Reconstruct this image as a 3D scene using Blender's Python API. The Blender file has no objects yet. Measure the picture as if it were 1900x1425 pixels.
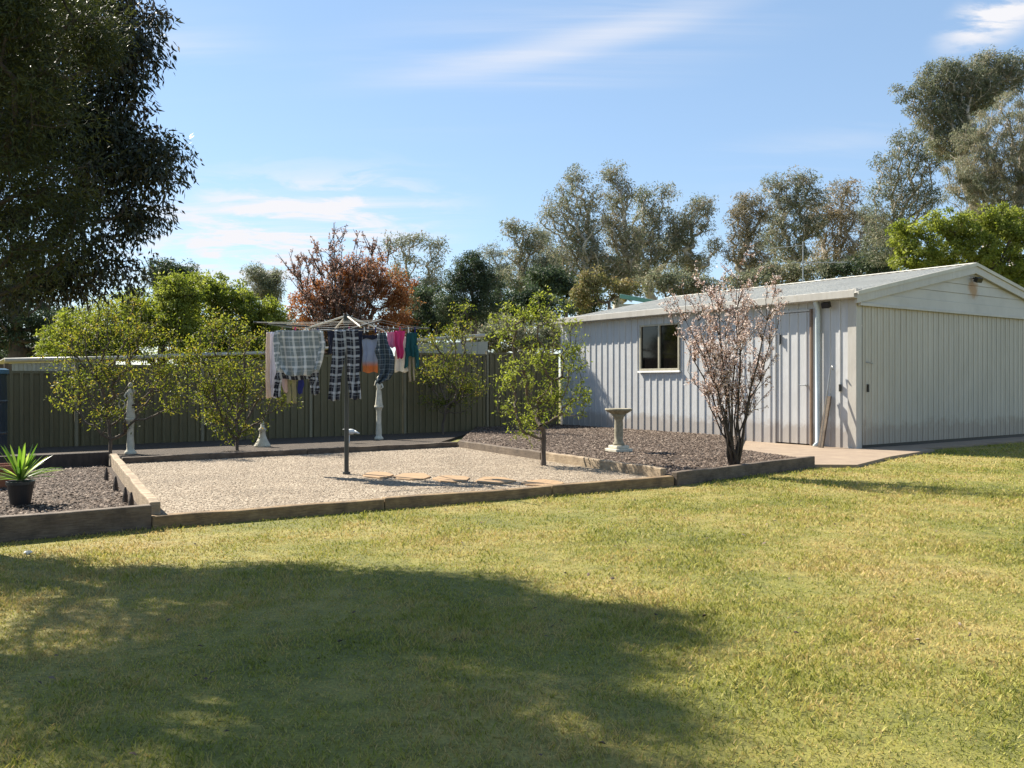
import bpy, math, random
import numpy as np
from mathutils import Vector
R = math.radians
random.seed(7)
SC = bpy.context.scene
COL = SC.collection

# ------------------------------------------------------------------ camera, world, sun, exposure
F = 1600.0; HZ = 708.0; EYE = 1.25
cam = bpy.data.cameras.new("camera"); camo = bpy.data.objects.new("camera", cam); COL.objects.link(camo)
camo.location = (0, 0, EYE); camo.rotation_euler = (R(90), 0, 0)
cam.sensor_width = 36; cam.lens = 36*F/1900; cam.shift_y = -(712.5-HZ)/1900
cam.clip_start = 0.05; cam.clip_end = 3000
SC.camera = camo
SC.view_settings.view_transform = 'Standard'; SC.view_settings.look = 'None'
SC.view_settings.gamma = 1; SC.view_settings.use_curve_mapping = False
SC.view_settings.exposure = 1.34

SUN_EL = 42.0
sh = np.array([-0.82, 0.57]); sh = sh/np.linalg.norm(sh)
SUN = np.array([sh[0]*math.cos(R(SUN_EL)), sh[1]*math.cos(R(SUN_EL)), math.sin(R(SUN_EL))])
sl = bpy.data.lights.new("sun", 'SUN'); sl.energy = 5.0; sl.angle = R(0.5); sl.color = (1.0, 0.93, 0.80)
so = bpy.data.objects.new("sun", sl); COL.objects.link(so)
so.rotation_euler = Vector(SUN).to_track_quat('Z', 'Y').to_euler()
so.location = (-10, 8, 12)

W = bpy.data.worlds.new("World"); SC.world = W; W.use_nodes = True
nt = W.node_tree; nt.nodes.clear()
def wn(t, **k):
    n = nt.nodes.new(t)
    for a, b in k.items(): setattr(n, a, b)
    return n
sky = wn('ShaderNodeTexSky', sky_type='NISHITA'); sky.sun_disc = False
sky.sun_elevation = R(SUN_EL); sky.sun_rotation = math.atan2(sh[0], sh[1])
sky.air_density = 1.0; sky.dust_density = 0.1; sky.ozone_density = 1.2; sky.altitude = 0
bg = wn('ShaderNodeBackground'); bg.inputs['Strength'].default_value = 0.082
out = wn('ShaderNodeOutputWorld')
tc = wn('ShaderNodeTexCoord')
# thin streaks of high cloud: direction projected on a plane overhead
sep = wn('ShaderNodeSeparateXYZ'); nt.links.new(tc.outputs['Generated'], sep.inputs[0])
zc = wn('ShaderNodeMath', operation='MAXIMUM'); nt.links.new(sep.outputs['Z'], zc.inputs[0]); zc.inputs[1].default_value = 0.04
za = wn('ShaderNodeMath', operation='ADD'); nt.links.new(zc.outputs[0], za.inputs[0]); za.inputs[1].default_value = 0.08
dx = wn('ShaderNodeMath', operation='DIVIDE'); nt.links.new(sep.outputs['X'], dx.inputs[0]); nt.links.new(za.outputs[0], dx.inputs[1])
dy = wn('ShaderNodeMath', operation='DIVIDE'); nt.links.new(sep.outputs['Y'], dy.inputs[0]); nt.links.new(za.outputs[0], dy.inputs[1])
cmb = wn('ShaderNodeCombineXYZ'); nt.links.new(dx.outputs[0], cmb.inputs[0]); nt.links.new(dy.outputs[0], cmb.inputs[1])
def cloud(rot, sc, loc, scale, lo, hi, det=7, dist=0.6):
    mp = wn('ShaderNodeMapping'); mp.inputs['Rotation'].default_value = (0, 0, R(rot)); mp.inputs['Scale'].default_value = sc
    mp.inputs['Location'].default_value = loc
    nt.links.new(cmb.outputs[0], mp.inputs[0])
    no = wn('ShaderNodeTexNoise'); no.inputs['Scale'].default_value = scale; no.inputs['Detail'].default_value = det
    no.inputs['Roughness'].default_value = 0.62; no.inputs['Distortion'].default_value = dist
    nt.links.new(mp.outputs[0], no.inputs['Vector'])
    mr = wn('ShaderNodeMapRange', interpolation_type='SMOOTHSTEP'); mr.inputs['From Min'].default_value = lo; mr.inputs['From Max'].default_value = hi
    nt.links.new(no.outputs['Fac'], mr.inputs['Value'])
    return mr.outputs[0]
def blobmask(az, el, wa, we, tilt=0.0):
    """soft ellipse in the sky round azimuth/elevation (deg)"""
    azn = wn('ShaderNodeMath', operation='ARCTAN2'); nt.links.new(sep.outputs['X'], azn.inputs[0]); nt.links.new(sep.outputs['Y'], azn.inputs[1])
    eln = wn('ShaderNodeMath', operation='ARCSINE'); nt.links.new(sep.outputs['Z'], eln.inputs[0])
    a = wn('ShaderNodeMath', operation='SUBTRACT'); nt.links.new(azn.outputs[0], a.inputs[0]); a.inputs[1].default_value = R(az)
    e = wn('ShaderNodeMath', operation='SUBTRACT'); nt.links.new(eln.outputs[0], e.inputs[0]); e.inputs[1].default_value = R(el)
    t = wn('ShaderNodeMath', operation='MULTIPLY_ADD'); nt.links.new(a.outputs[0], t.inputs[0]); t.inputs[1].default_value = -math.tan(R(tilt)); nt.links.new(e.outputs[0], t.inputs[2])
    a2 = wn('ShaderNodeMath', operation='DIVIDE'); nt.links.new(a.outputs[0], a2.inputs[0]); a2.inputs[1].default_value = R(wa)
    e2 = wn('ShaderNodeMath', operation='DIVIDE'); nt.links.new(t.outputs[0], e2.inputs[0]); e2.inputs[1].default_value = R(we)
    c = wn('ShaderNodeCombineXYZ'); nt.links.new(a2.outputs[0], c.inputs[0]); nt.links.new(e2.outputs[0], c.inputs[1])
    l = wn('ShaderNodeVectorMath', operation='LENGTH'); nt.links.new(c.outputs[0], l.inputs[0])
    mr = wn('ShaderNodeMapRange', interpolation_type='SMOOTHSTEP'); mr.inputs['From Min'].default_value = 1.0; mr.inputs['From Max'].default_value = 0.0
    nt.links.new(l.outputs['Value'], mr.inputs['Value'])
    return mr.outputs[0]
def wmul(a, b):
    m = wn('ShaderNodeMath', operation='MULTIPLY')
    for i, s in enumerate((a, b)):
        if isinstance(s, (int, float)): m.inputs[i].default_value = s
        else: nt.links.new(s, m.inputs[i])
    return m.outputs[0]
def wadd(a, b):
    m = wn('ShaderNodeMath', operation='ADD'); m.use_clamp = True
    nt.links.new(a, m.inputs[0]); nt.links.new(b, m.inputs[1]); return m.outputs[0]
streak = cloud(-58, (0.35, 2.4, 1), (0.4, 1.1, 0), 1.3, 0.40, 0.78)
puff = cloud(20, (1, 1.3, 1), (3.1, 0.7, 0), 3.0, 0.42, 0.62)
m1 = wmul(wadd(wmul(streak, 1.0), wmul(blobmask(4, 21.3, 23, 1.5, 10), 0.8)), blobmask(4, 21.5, 25, 5.5, 10))   # long streak high in the middle
m2 = wmul(wadd(streak, wmul(puff, 0.8)), blobmask(-15, 9.5, 15, 5.5, 8))            # bright veil low on the left
m3 = wmul(puff, blobmask(29.4, 20.4, 4.2, 2.2, 15))                   # small puff top right
m4 = wmul(streak, blobmask(18, 13.5, 14, 3.0, 8))
m5 = wmul(streak, blobmask(-22, 20, 9, 5.0, 0))
cm = wadd(wadd(wmul(m1, 0.6), wmul(m2, 1.5)), wadd(wmul(m3, 1.5), wadd(wmul(m4, 0.3), wmul(m5, 0.35))))
mix = wn('ShaderNodeMix', data_type='RGBA'); nt.links.new(cm, mix.inputs['Factor'])
hs = wn('ShaderNodeHueSaturation'); hs.inputs['Saturation'].default_value = 1.0; hs.inputs['Value'].default_value = 1.0
nt.links.new(sky.outputs[0], hs.inputs['Color'])
sm_ = wn('ShaderNodeMix', data_type='RGBA'); sm_.inputs['Factor'].default_value = 0.5
nt.links.new(hs.outputs[0], sm_.inputs['A']); sm_.inputs['B'].default_value = (1.75, 2.65, 3.9, 1)
nt.links.new(sm_.outputs['Result'], mix.inputs['A']); mix.inputs['B'].default_value = (4.5, 4.5, 4.7, 1)
nt.links.new(mix.outputs['Result'], bg.inputs['Color']); nt.links.new(bg.outputs[0], out.inputs['Surface'])

# ------------------------------------------------------------------ helpers
def P(px, py, z=0.0):
    Y = (EYE-z)*F/(py-HZ); return np.array([(px-950)/F*Y, Y, z])
def atY(px, py, Y): return np.array([(px-950)/F*Y, Y, EYE+(HZ-py)/F*Y])
ORG = {}
def setp(o, label=None, cat=None, group=None, kind=None):
    if label: o['label'] = label
    if cat: o['category'] = cat
    if group: o['group'] = group
    if kind: o['kind'] = kind
    return o
def thing(name, loc, label, cat, group=None):
    o = bpy.data.objects.new(name, None); COL.objects.link(o); o.location = tuple(loc); o.empty_display_size = 0.2
    ORG[o.name] = np.array(loc, float); return setp(o, label, cat, group)
def link_mesh(me, name, mat, parent, origin, V):
    o = bpy.data.objects.new(name, me); COL.objects.link(o)
    if mat is not None:
        for m in (mat if isinstance(mat, (list, tuple)) else [mat]): me.materials.append(m)
    if parent is not None:
        o.parent = parent; po = ORG[parent.name]
        if origin is None: origin = po
        o.location = tuple(np.array(origin, float)-po)
    else:
        if origin is None: origin = (V.min(0)+V.max(0))/2; origin[2] = V[:, 2].min()
        o.location = tuple(origin)
    ORG[o.name] = np.array(origin, float)
    return o
class MB:
    def __init__(s): s.v = []; s.f = []; s.uv = None
    def add(s, V, Fs):
        b = len(s.v); s.v += [tuple(map(float, p)) for p in V]; s.f += [tuple(b+i for i in f) for f in Fs]; return s
    def hexa(s, bot, top):
        return s.add(list(bot)+list(top), [(3,2,1,0),(4,5,6,7),(0,1,5,4),(1,2,6,5),(2,3,7,6),(3,0,4,7)])
    def box(s, c, size, rz=0.0):
        cx, cy, cz = c; a, b, h = size[0]/2, size[1]/2, size[2]/2; co, si = math.cos(rz), math.sin(rz)
        q = [(cx+x*co-y*si, cy+x*si+y*co) for x, y in ((-a,-b),(a,-b),(a,b),(-a,b))]
        return s.hexa([(x,y,cz-h) for x,y in q], [(x,y,cz+h) for x,y in q])
    def beam(s, p, q, w, h, up=(0,0,1)):
        p = np.array(p, float); q = np.array(q, float); d = q-p; d /= np.linalg.norm(d)
        u = np.array(up, float); r = np.cross(d, u); r /= np.linalg.norm(r); u = np.cross(r, d)
        f = lambda o, a, b: o+r*a*w/2+u*b*h/2
        return s.hexa([f(p,-1,-1), f(p,1,-1), f(q,1,-1), f(q,-1,-1)], [f(p,-1,1), f(p,1,1), f(q,1,1), f(q,-1,1)])
    def tube(s, pts, rad, n=6, caps=True):
        pts = [np.array(p, float) for p in pts]; m = len(pts)
        if not hasattr(rad, '__len__'): rad = [rad]*m
        rings = []; ref = None
        for i, p in enumerate(pts):
            d = pts[min(i+1, m-1)]-pts[max(i-1, 0)]; d = d/(np.linalg.norm(d)+1e-9)
            if ref is None: ref = np.array([1., 0, 0]) if abs(d[0]) < .8 else np.array([0, 1., 0])
            a = np.cross(d, ref); a /= np.linalg.norm(a)+1e-9; b = np.cross(d, a); ref = np.cross(a, d)
            rings.append([p+rad[i]*(math.cos(2*math.pi*k/n)*a+math.sin(2*math.pi*k/n)*b) for k in range(n)])
        V = [v for r in rings for v in r]; Fs = []
        for i in range(m-1):
            for k in range(n):
                k2 = (k+1) % n; Fs.append((i*n+k, i*n+k2, (i+1)*n+k2, (i+1)*n+k))
        if caps: Fs.append(tuple(range(n))[::-1]); Fs.append(tuple((m-1)*n+k for k in range(n)))
        return s.add(V, Fs)
    def lathe(s, prof, c, n=20, sx=1, sy=1):
        V = []; Fs = []; m = len(prof)
        for r, z in prof:
            for k in range(n): V.append((c[0]+sx*r*math.cos(2*math.pi*k/n), c[1]+sy*r*math.sin(2*math.pi*k/n), c[2]+z))
        for i in range(m-1):
            for k in range(n):
                k2 = (k+1) % n; Fs.append((i*n+k, i*n+k2, (i+1)*n+k2, (i+1)*n+k))
        Fs.append(tuple(range(n))[::-1]); Fs.append(tuple((m-1)*n+k for k in range(n)))
        return s.add(V, Fs)
    def prism(s, poly, z0, z1):
        n = len(poly); V = [(x,y,z0) for x,y in poly]+[(x,y,z1) for x,y in poly]
        return s.add(V, [tuple(range(n))[::-1], tuple(range(n, 2*n))]+[(i,(i+1)%n,n+(i+1)%n,n+i) for i in range(n)])
    def ball(s, c, r, n=10, m=6, sc=(1,1,1)):
        prof = [(max(1e-3, r*math.sin(math.pi*i/m)), -r*sc[2]*math.cos(math.pi*i/m)) for i in range(m+1)]
        return s.lathe(prof, c, n, sc[0], sc[1])
    def build(s, name, mat, parent=None, origin=None, smooth=False, bevel=0.0, solid=0.0, seg=2):
        V = np.array(s.v, float)
        me = bpy.data.meshes.new(name)
        o = link_mesh(me, name, mat, parent, origin, V)
        me.from_pydata([tuple(p) for p in (V-ORG[o.name])], [], s.f); me.update()
        if smooth: me.polygons.foreach_set('use_smooth', [True]*len(me.polygons))
        if solid: md = o.modifiers.new('solid', 'SOLIDIFY'); md.thickness = solid; md.offset = 0
        if bevel: md = o.modifiers.new('bevel', 'BEVEL'); md.width = bevel; md.segments = seg; md.limit_method = 'ANGLE'
        return o
def np_mesh(name, V, faces_k, k, mat, parent=None, origin=None, attr=None, smooth=False):
    """V (n,3); faces_k (m,k) int array; attr per-face floats"""
    me = bpy.data.meshes.new(name); V = np.asarray(V, float)
    o = link_mesh(me, name, mat, parent, origin, V)
    Vl = (V-ORG[o.name]).astype(np.float32); m = len(faces_k)
    me.vertices.add(len(V)); me.vertices.foreach_set('co', Vl.ravel())
    me.loops.add(m*k); me.loops.foreach_set('vertex_index', np.asarray(faces_k, np.int32).ravel())
    me.polygons.add(m); me.polygons.foreach_set('loop_start', np.arange(0, m*k, k, dtype=np.int32))
    me.update(calc_edges=True)
    if smooth: me.polygons.foreach_set('use_smooth', np.ones(m, bool))
    if attr is not None:
        a = me.attributes.new('tint', 'FLOAT', 'FACE'); a.data.foreach_set('value', np.asarray(attr, np.float32))
    return o

# ------------------------------------------------------------------ materials
def mat(name, fn):
    m = bpy.data.materials.new(name); m.use_nodes = True; n = m.node_tree.nodes; l = m.node_tree.links
    b = n['Principled BSDF']; fn(n, l, b); return m
def ramp(n, stops):
    r = n.new('ShaderNodeValToRGB'); e = r.color_ramp.elements
    while len(e) < len(stops): e.new(0.5)
    for i, (p, c) in enumerate(stops): e[i].position = p; e[i].color = (*c, 1)
    return r
def noise(n, l, scale, detail=4, rough=.6, coord='Object', vec=None, dist=0, sc3=None):
    t = n.new('ShaderNodeTexNoise'); t.inputs['Scale'].default_value = scale; t.inputs['Detail'].default_value = detail
    t.inputs['Roughness'].default_value = rough; t.inputs['Distortion'].default_value = dist
    if vec is None: c = n.new('ShaderNodeTexCoord'); vec = c.outputs[coord]
    if sc3: mp = n.new('ShaderNodeMapping'); mp.inputs['Scale'].default_value = sc3; l.new(vec, mp.inputs[0]); vec = mp.outputs[0]
    l.new(vec, t.inputs['Vector']); return t.outputs['Fac']
def mixc(n, l, f, a, b, mode='MIX'):
    m = n.new('ShaderNodeMix'); m.data_type = 'RGBA'; m.blend_type = mode
    for s, x in (('Factor', f), ('A', a), ('B', b)):
        if isinstance(x, (int, float)): m.inputs[s].default_value = x
        elif isinstance(x, tuple): m.inputs[s].default_value = (*x, 1)
        else: l.new(x, m.inputs[s])
    return m.outputs['Result']
def bump(n, l, b, h, strength=.3, dist=.01):
    u = n.new('ShaderNodeBump'); u.inputs['Strength'].default_value = strength; u.inputs['Distance'].default_value = dist
    l.new(h, u.inputs['Height']); l.new(u.outputs[0], b.inputs['Normal'])
def simple(name, c1, c2=None, scale=6, rough=.6, bmp=.2, bd=.005, metal=0, sc3=None, detail=6, lo=.3, hi=.7):
    c2 = c2 or tuple(x*.75 for x in c1)
    def fn(n, l, b):
        f = noise(n, l, scale, detail, sc3=sc3); r = ramp(n, [(lo, c2), (hi, c1)]); l.new(f, r.inputs[0])
        l.new(r.outputs[0], b.inputs['Base Color']); b.inputs['Roughness'].default_value = rough; b.inputs['Metallic'].default_value = metal
        if bmp: bump(n, l, b, noise(n, l, scale*4, 4, sc3=sc3), bmp, bd)
    return mat(name, fn)
def leafmat(name, cols, transl=.4, rough=.55, spec=.3):
    def fn(n, l, b):
        a = n.new('ShaderNodeAttribute'); a.attribute_name = 'tint'
        r = ramp(n, [(i/(len(cols)-1), c) for i, c in enumerate(cols)]); l.new(a.outputs['Fac'], r.inputs[0])
        l.new(r.outputs[0], b.inputs['Base Color']); b.inputs['Roughness'].default_value = rough
        b.inputs['Specular IOR Level'].default_value = spec
        t = n.new('ShaderNodeBsdfTranslucent'); l.new(r.outputs[0], t.inputs[0])
        hv = n.new('ShaderNodeHueSaturation'); hv.inputs['Value'].default_value = 1.5; hv.inputs['Saturation'].default_value = 1.1
        l.new(r.outputs[0], hv.inputs['Color']); l.new(hv.outputs[0], t.inputs[0])
        x = n.new('ShaderNodeMixShader'); x.inputs[0].default_value = transl
        l.new(b.outputs[0], x.inputs[1]); l.new(t.outputs[0], x.inputs[2]); l.new(x.outputs[0], n['Material Output'].inputs['Surface'])
    return mat(name, fn)

def f_ground(n, l, b):
    f1 = noise(n, l, .55, 5); f2 = noise(n, l, 7, 8, .7); f3 = noise(n, l, 60, 4, .7)
    r = ramp(n, [(.30, (.10,.11,.018)), (.45, (.19,.18,.03)), (.58, (.28,.235,.06)), (.75, (.34,.25,.10))]); l.new(f1, r.inputs[0])
    r2 = ramp(n, [(.3, (.45,.5,.35)), (.55, (1,1,1)), (.75, (1.25,1.15,.9))]); l.new(f2, r2.inputs[0])
    c = mixc(n, l, 1.0, r.outputs[0], r2.outputs[0], 'MULTIPLY')
    r3 = ramp(n, [(.3, (.4,.4,.35)), (.6, (1.1,1.1,1.1))]); l.new(f3, r3.inputs[0])
    c = mixc(n, l, .8, c, r3.outputs[0], 'MULTIPLY')
    l.new(c, b.inputs['Base Color']); b.inputs['Roughness'].default_value = .9; bump(n, l, b, f3, .6, .02)
M = {}
M['ground'] = mat('lawn turf', f_ground)
def f_blade(n, l, b):
    g = n.new('ShaderNodeNewGeometry')
    f1 = noise(n, l, .55, 5, vec=g.outputs['Position']); f2 = noise(n, l, 3.2, 7, .72, vec=g.outputs['Position'])
    a = n.new('ShaderNodeAttribute'); a.attribute_name = 'tint'
    r = ramp(n, [(.26, (.08,.098,.015)), (.40, (.195,.22,.034)), (.57, (.345,.335,.068)), (.77, (.48,.355,.14))])
    ad = n.new('ShaderNodeMath'); ad.operation = 'MULTIPLY_ADD'; l.new(f2, ad.inputs[0]); ad.inputs[1].default_value = .85
    s = n.new('ShaderNodeMath'); s.operation = 'MULTIPLY_ADD'; l.new(f1, s.inputs[0]); s.inputs[1].default_value = .85; s.inputs[2].default_value = -.40
    l.new(s.outputs[0], ad.inputs[2])
    tt = n.new('ShaderNodeMath'); tt.operation = 'MULTIPLY_ADD'; l.new(a.outputs['Fac'], tt.inputs[0]); tt.inputs[1].default_value = .34; l.new(ad.outputs[0], tt.inputs[2])
    l.new(tt.outputs[0], r.inputs[0])
    l.new(r.outputs[0], b.inputs['Base Color']); b.inputs['Roughness'].default_value = .6; b.inputs['Specular IOR Level'].default_value = .25
    t = n.new('ShaderNodeBsdfTranslucent'); l.new(r.outputs[0], t.inputs[0])
    x = n.new('ShaderNodeMixShader'); x.inputs[0].default_value = .35
    l.new(b.outputs[0], x.inputs[1]); l.new(t.outputs[0], x.inputs[2]); l.new(x.outputs[0], n['Material Output'].inputs['Surface'])
M['blade'] = mat('grass blade', f_blade)
def f_gravel(n, l, b):
    c0 = n.new('ShaderNodeTexCoord'); v = n.new('ShaderNodeTexVoronoi'); v.inputs['Scale'].default_value = 38; l.new(c0.outputs['Object'], v.inputs['Vector'])
    sp = n.new('ShaderNodeSeparateColor'); l.new(v.outputs['Color'], sp.inputs[0])
    r = ramp(n, [(0, (.16,.125,.085)), (.5, (.27,.215,.155)), (1, (.40,.335,.25))]); l.new(sp.outputs[0], r.inputs[0])
    f = noise(n, l, .9, 5, sc3=(1,1,1)); r2 = ramp(n, [(.36, (.58,.56,.52)), (.58, (1.05,1.04,1.02))]); l.new(f, r2.inputs[0])  # broad darker patches paint dappled shade streaks into the gravel colour
    c = mixc(n, l, 1.0, r.outputs[0], r2.outputs[0], 'MULTIPLY'); l.new(c, b.inputs['Base Color'])
    b.inputs['Roughness'].default_value = .85
    mm = n.new('ShaderNodeMath'); mm.operation = 'SUBTRACT'; mm.inputs[0].default_value = 1; l.new(v.outputs['Distance'], mm.inputs[1])
    bump(n, l, b, mm.outputs[0], .7, .012)
M['gravel'] = mat('pale gravel', f_gravel)
M['pebble'] = leafmat('gravel stone', [(.15,.11,.075), (.27,.21,.15), (.42,.35,.265)], 0.0, .8)
M['mulch'] = simple('bark mulch', (.08,.055,.04), (.025,.017,.012), 30, .95, .8, .02)
M['chip'] = leafmat('mulch chip', [(.025,.016,.010),(.065,.043,.030),(.125,.090,.068),(.24,.19,.15)], 0.0, .85)
M['soil'] = simple('dark soil', (.075,.055,.038), (.035,.025,.018), 9, .95, .8, .03)
def f_wood(c1, c2, c3):
    def fn(n, l, b):
        f = noise(n, l, 5, 8, .65, sc3=(1,1,1)); g = noise(n, l, 40, 5, .7, sc3=(.25,.25,3))
        r = ramp(n, [(.28, c3), (.5, c2), (.72, c1)]); l.new(f, r.inputs[0])
        r2 = ramp(n, [(.35, (.55,.5,.45)), (.6, (1,1,1))]); l.new(g, r2.inputs[0])
        c = mixc(n, l, .9, r.outputs[0], r2.outputs[0], 'MULTIPLY'); l.new(c, b.inputs['Base Color'])
        b.inputs['Roughness'].default_value = .85; bump(n, l, b, g, .6, .008)
    return fn
M['wood'] = mat('treated pine', f_wood((.34,.24,.12), (.25,.165,.08), (.12,.08,.045)))
M['greywood'] = mat('weathered sleeper', f_wood((.20,.155,.11), (.14,.105,.075), (.065,.048,.035)))
M['palewood'] = mat('sunlit-tone sleeper', f_wood((.46,.36,.25), (.34,.26,.17), (.18,.13,.085)))  # paler sleeper wood with the sunlight put into its colour
def f_sheet(c1, c2, rough=.45, dirt=False):
    def fn(n, l, b):
        f = noise(n, l, 1.2, 6, .65, sc3=(1,1,.35)); g = noise(n, l, 14, 6, .7, sc3=(1,1,.12))
        r = ramp(n, [(.3, c2), (.65, c1)]); l.new(f, r.inputs[0])
        r2 = ramp(n, [(.3, (.86,.85,.82)), (.6, (1,1,1))]); l.new(g, r2.inputs[0])
        c = mixc(n, l, .8, r.outputs[0], r2.outputs[0], 'MULTIPLY')
        if dirt:
            g0 = n.new('ShaderNodeNewGeometry'); sz = n.new('ShaderNodeSeparateXYZ'); l.new(g0.outputs['Position'], sz.inputs[0])
            dn = noise(n, l, 3.5, 6, .7); ma = n.new('ShaderNodeMath'); ma.operation = 'MULTIPLY_ADD'; l.new(dn, ma.inputs[0]); ma.inputs[1].default_value = -.75; l.new(sz.outputs['Z'], ma.inputs[2])
            rd = ramp(n, [(0, (1,1,1)), (.16, (0,0,0))]); l.new(ma.outputs[0], rd.inputs[0])
            sc_ = n.new('ShaderNodeMath'); sc_.operation = 'MULTIPLY'; l.new(rd.outputs[0], sc_.inputs[0]); sc_.inputs[1].default_value = .5
            c = mixc(n, l, sc_.outputs[0], c, (.24,.18,.13))
        l.new(c, b.inputs['Base Color'])
        b.inputs['Roughness'].default_value = rough; bump(n, l, b, noise(n, l, 2.2, 3), .35, .02)
    return fn
M['shed'] = mat('painted steel cladding', f_sheet((.52,.52,.52), (.455,.455,.455), dirt=True))
M['cream'] = mat('cream steel sheet', f_sheet((.47,.43,.365), (.39,.36,.305), dirt=True))
M['roof'] = mat('pale steel roof', f_sheet((.58,.56,.50), (.47,.45,.40), .85))
M['trim'] = mat('cream trim', f_sheet((.47,.445,.40), (.41,.385,.345)))
def f_gable(n, l, b):
    f = noise(n, l, 1.2, 6, .65); r = ramp(n, [(.3, (.40,.375,.33)), (.65, (.49,.46,.405))]); l.new(f, r.inputs[0])
    c0 = n.new('ShaderNodeTexCoord')
    d = n.new('ShaderNodeVectorMath'); d.operation = 'DISTANCE'; l.new(c0.outputs['Object'], d.inputs[0]); d.inputs[1].default_value = RUST
    ns = noise(n, l, 9, 4); sm = n.new('ShaderNodeMath'); sm.operation = 'MULTIPLY_ADD'; l.new(ns, sm.inputs[0]); sm.inputs[1].default_value = .28; l.new(d.outputs['Value'], sm.inputs[2])
    r2 = ramp(n, [(.24, (1,1,1)), (.40, (0,0,0))]); l.new(sm.outputs[0], r2.inputs[0])
    c = mixc(n, l, r2.outputs[0], r.outputs[0], (.33,.19,.07)); l.new(c, b.inputs['Base Color']); b.inputs['Roughness'].default_value = .5
M['fence'] = mat('olive brown steel fence', f_sheet((.155,.135,.07), (.11,.095,.05), .75))
M['fencepost'] = mat('olive steel post', f_sheet((.22,.20,.13), (.16,.14,.09), .6))
M['nwall'] = mat('pale green-grey steel', f_sheet((.33,.34,.30), (.25,.26,.22)))
M['dirtyroof'] = mat('weathered roof edge', f_sheet((.50,.47,.42), (.28,.25,.2)))
M['glass'] = mat('dark window glass', lambda n, l, b: (setattr(b.inputs['Base Color'], 'default_value', (.006,.005,.005,1)), setattr(b.inputs['Roughness'], 'default_value', .06)))
M['alu'] = simple('bronze aluminium', (.44,.40,.30), None, 8, .4, 0)
M['white'] = simple('white paint', (.72,.72,.70), (.6,.6,.57), 12, .5, .1)
M['black'] = simple('black plastic', (.015,.015,.016), None, 8, .45, 0)
M['brown'] = simple('brown flashing', (.22,.15,.10), (.15,.10,.07), 6, .55, 0)
M['pipe'] = simple('pale blue downpipe', (.50,.56,.58), (.42,.48,.5), 4, .4, 0)
M['galv'] = simple('galvanised steel', (.34,.35,.36), (.25,.26,.27), 8, .4, 0, metal=.5)
M['conc'] = simple('concrete path', (.30,.225,.155), (.22,.16,.115), 3, .9, .5, .006)
M['stone'] = simple('cast stone', (.62,.58,.47), (.42,.39,.31), 14, .9, .5, .006)
M['mossy'] = simple('mossy cast stone', (.34,.30,.22), (.17,.15,.10), 16, .9, .5, .006)
M['sand'] = simple('sandstone paver', (.36,.225,.115), (.25,.16,.085), 6, .85, .4, .005)
M['pole'] = simple('dark painted steel', (.035,.04,.038), None, 8, .4, 0)
M['strut'] = simple('cream steel strut', (.62,.56,.45), None, 8, .4, 0)
M['wire'] = simple('clothesline wire', (.45,.45,.42), None, 8, .5, 0)
M['blue'] = simple('dark blue plastic', (.012,.03,.05), (.008,.02,.035), 3, .45, 0)
M['bluerim'] = simple('light blue rim', (.05,.13,.20), None, 3, .45, 0)
M['terra'] = simple('terracotta', (.30,.12,.06), (.2,.08,.045), 8, .8, .2)
M['bark'] = simple('brown bark', (.15,.115,.085), (.06,.045,.035), 12, .9, .8, .02, sc3=(1,1,.3))
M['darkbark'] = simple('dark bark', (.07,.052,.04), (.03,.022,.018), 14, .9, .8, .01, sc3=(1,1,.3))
M['gumbark'] = simple('pale gum bark', (.55,.50,.43), (.24,.20,.16), 3, .8, .4, .02, sc3=(1,1,.4))
M['paper'] = simple('white paper', (.75,.75,.72), None, 8, .8, 0)
M['greenroof'] = simple('green painted barge', (.10,.26,.21), None, 4, .5, 0)

# ------------------------------------------------------------------ plan of the place (metres)
u = np.array([0.82, 0.57]); u /= np.linalg.norm(u)            # along the shed front and the fence
w = np.array([-u[1], u[0]])                                   # away from the camera, along the shed's long side
A = np.array([6.18, 15.5]); L = 8.6; WID = 8.0                # shed corner, length, width
B = A+w*L
RUST = (0, 0, 0)
def U(p, z): return np.array([p[0], p[1], z])
padFL = P(290, 962, .08)[:2]; padFR = P(1243, 889, .08)[:2]; padBR = P(850, 829, .08)[:2]; padBL = P(212, 861, .08)[:2]
bedFR = P(1503, 868)[:2]
lawnL = padFL - u*7.0 + np.array([0, 0.25])
# ground
g = MB(); S = 600
g.add([(-S,-60,0),(S,-60,0),(S,S*2,0),(-S,S*2,0)], [(0,1,2,3)]); g.build('ground', M['ground'], origin=(0,0,0)).update_tag()
setp(bpy.data.objects['ground'], kind='structure')
def sheet(name, poly, z, m, kind='structure', thick=None):
    b = MB(); b.prism([tuple(p[:2]) for p in poly], (z-thick) if thick else -.05, z); o = b.build(name, m, origin=(0,0,0)); return setp(o, kind=kind)
sheet('gravel_pad', [padFL, padFR, padBR, padBL], .08, M['gravel'])
wallM = A+w*2.6
sheet('garden_bed', [padFR+u*.02, bedFR, np.array([3.75,14.5]), wallM, B, B-u*2.6, padBR+w*.1], .125, M['mulch'])
sheet('back_bed', [padBR, padBR+w*1.0+u*.0, B-u*2.6, B-u*18.0, padBL-u*5.5-w*.0, padBL-u*.0], .05, M['soil'])
leftbed = [padFL+w*.02, padBL, padBL-u*5.5, padFL-u*5.5]
sheet('left_bed', leftbed, .06, M['mulch'])
slab = [bedFR+w*.05, P(1590, 868)[:2], P(1652, 852)[:2], A+u*1.0-w*.9, A+u*1.0+w*.0+w*.02, A-w*0, A+w*2.55, np.array([3.80,14.5])]
sheet('concrete_path', slab, .045, M['conc'])
sheet('apron_path', [A+u*1.02-w*.62, A+u*10-w*.62, A+u*10, A+u*1.02], .04, M['conc'])

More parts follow.
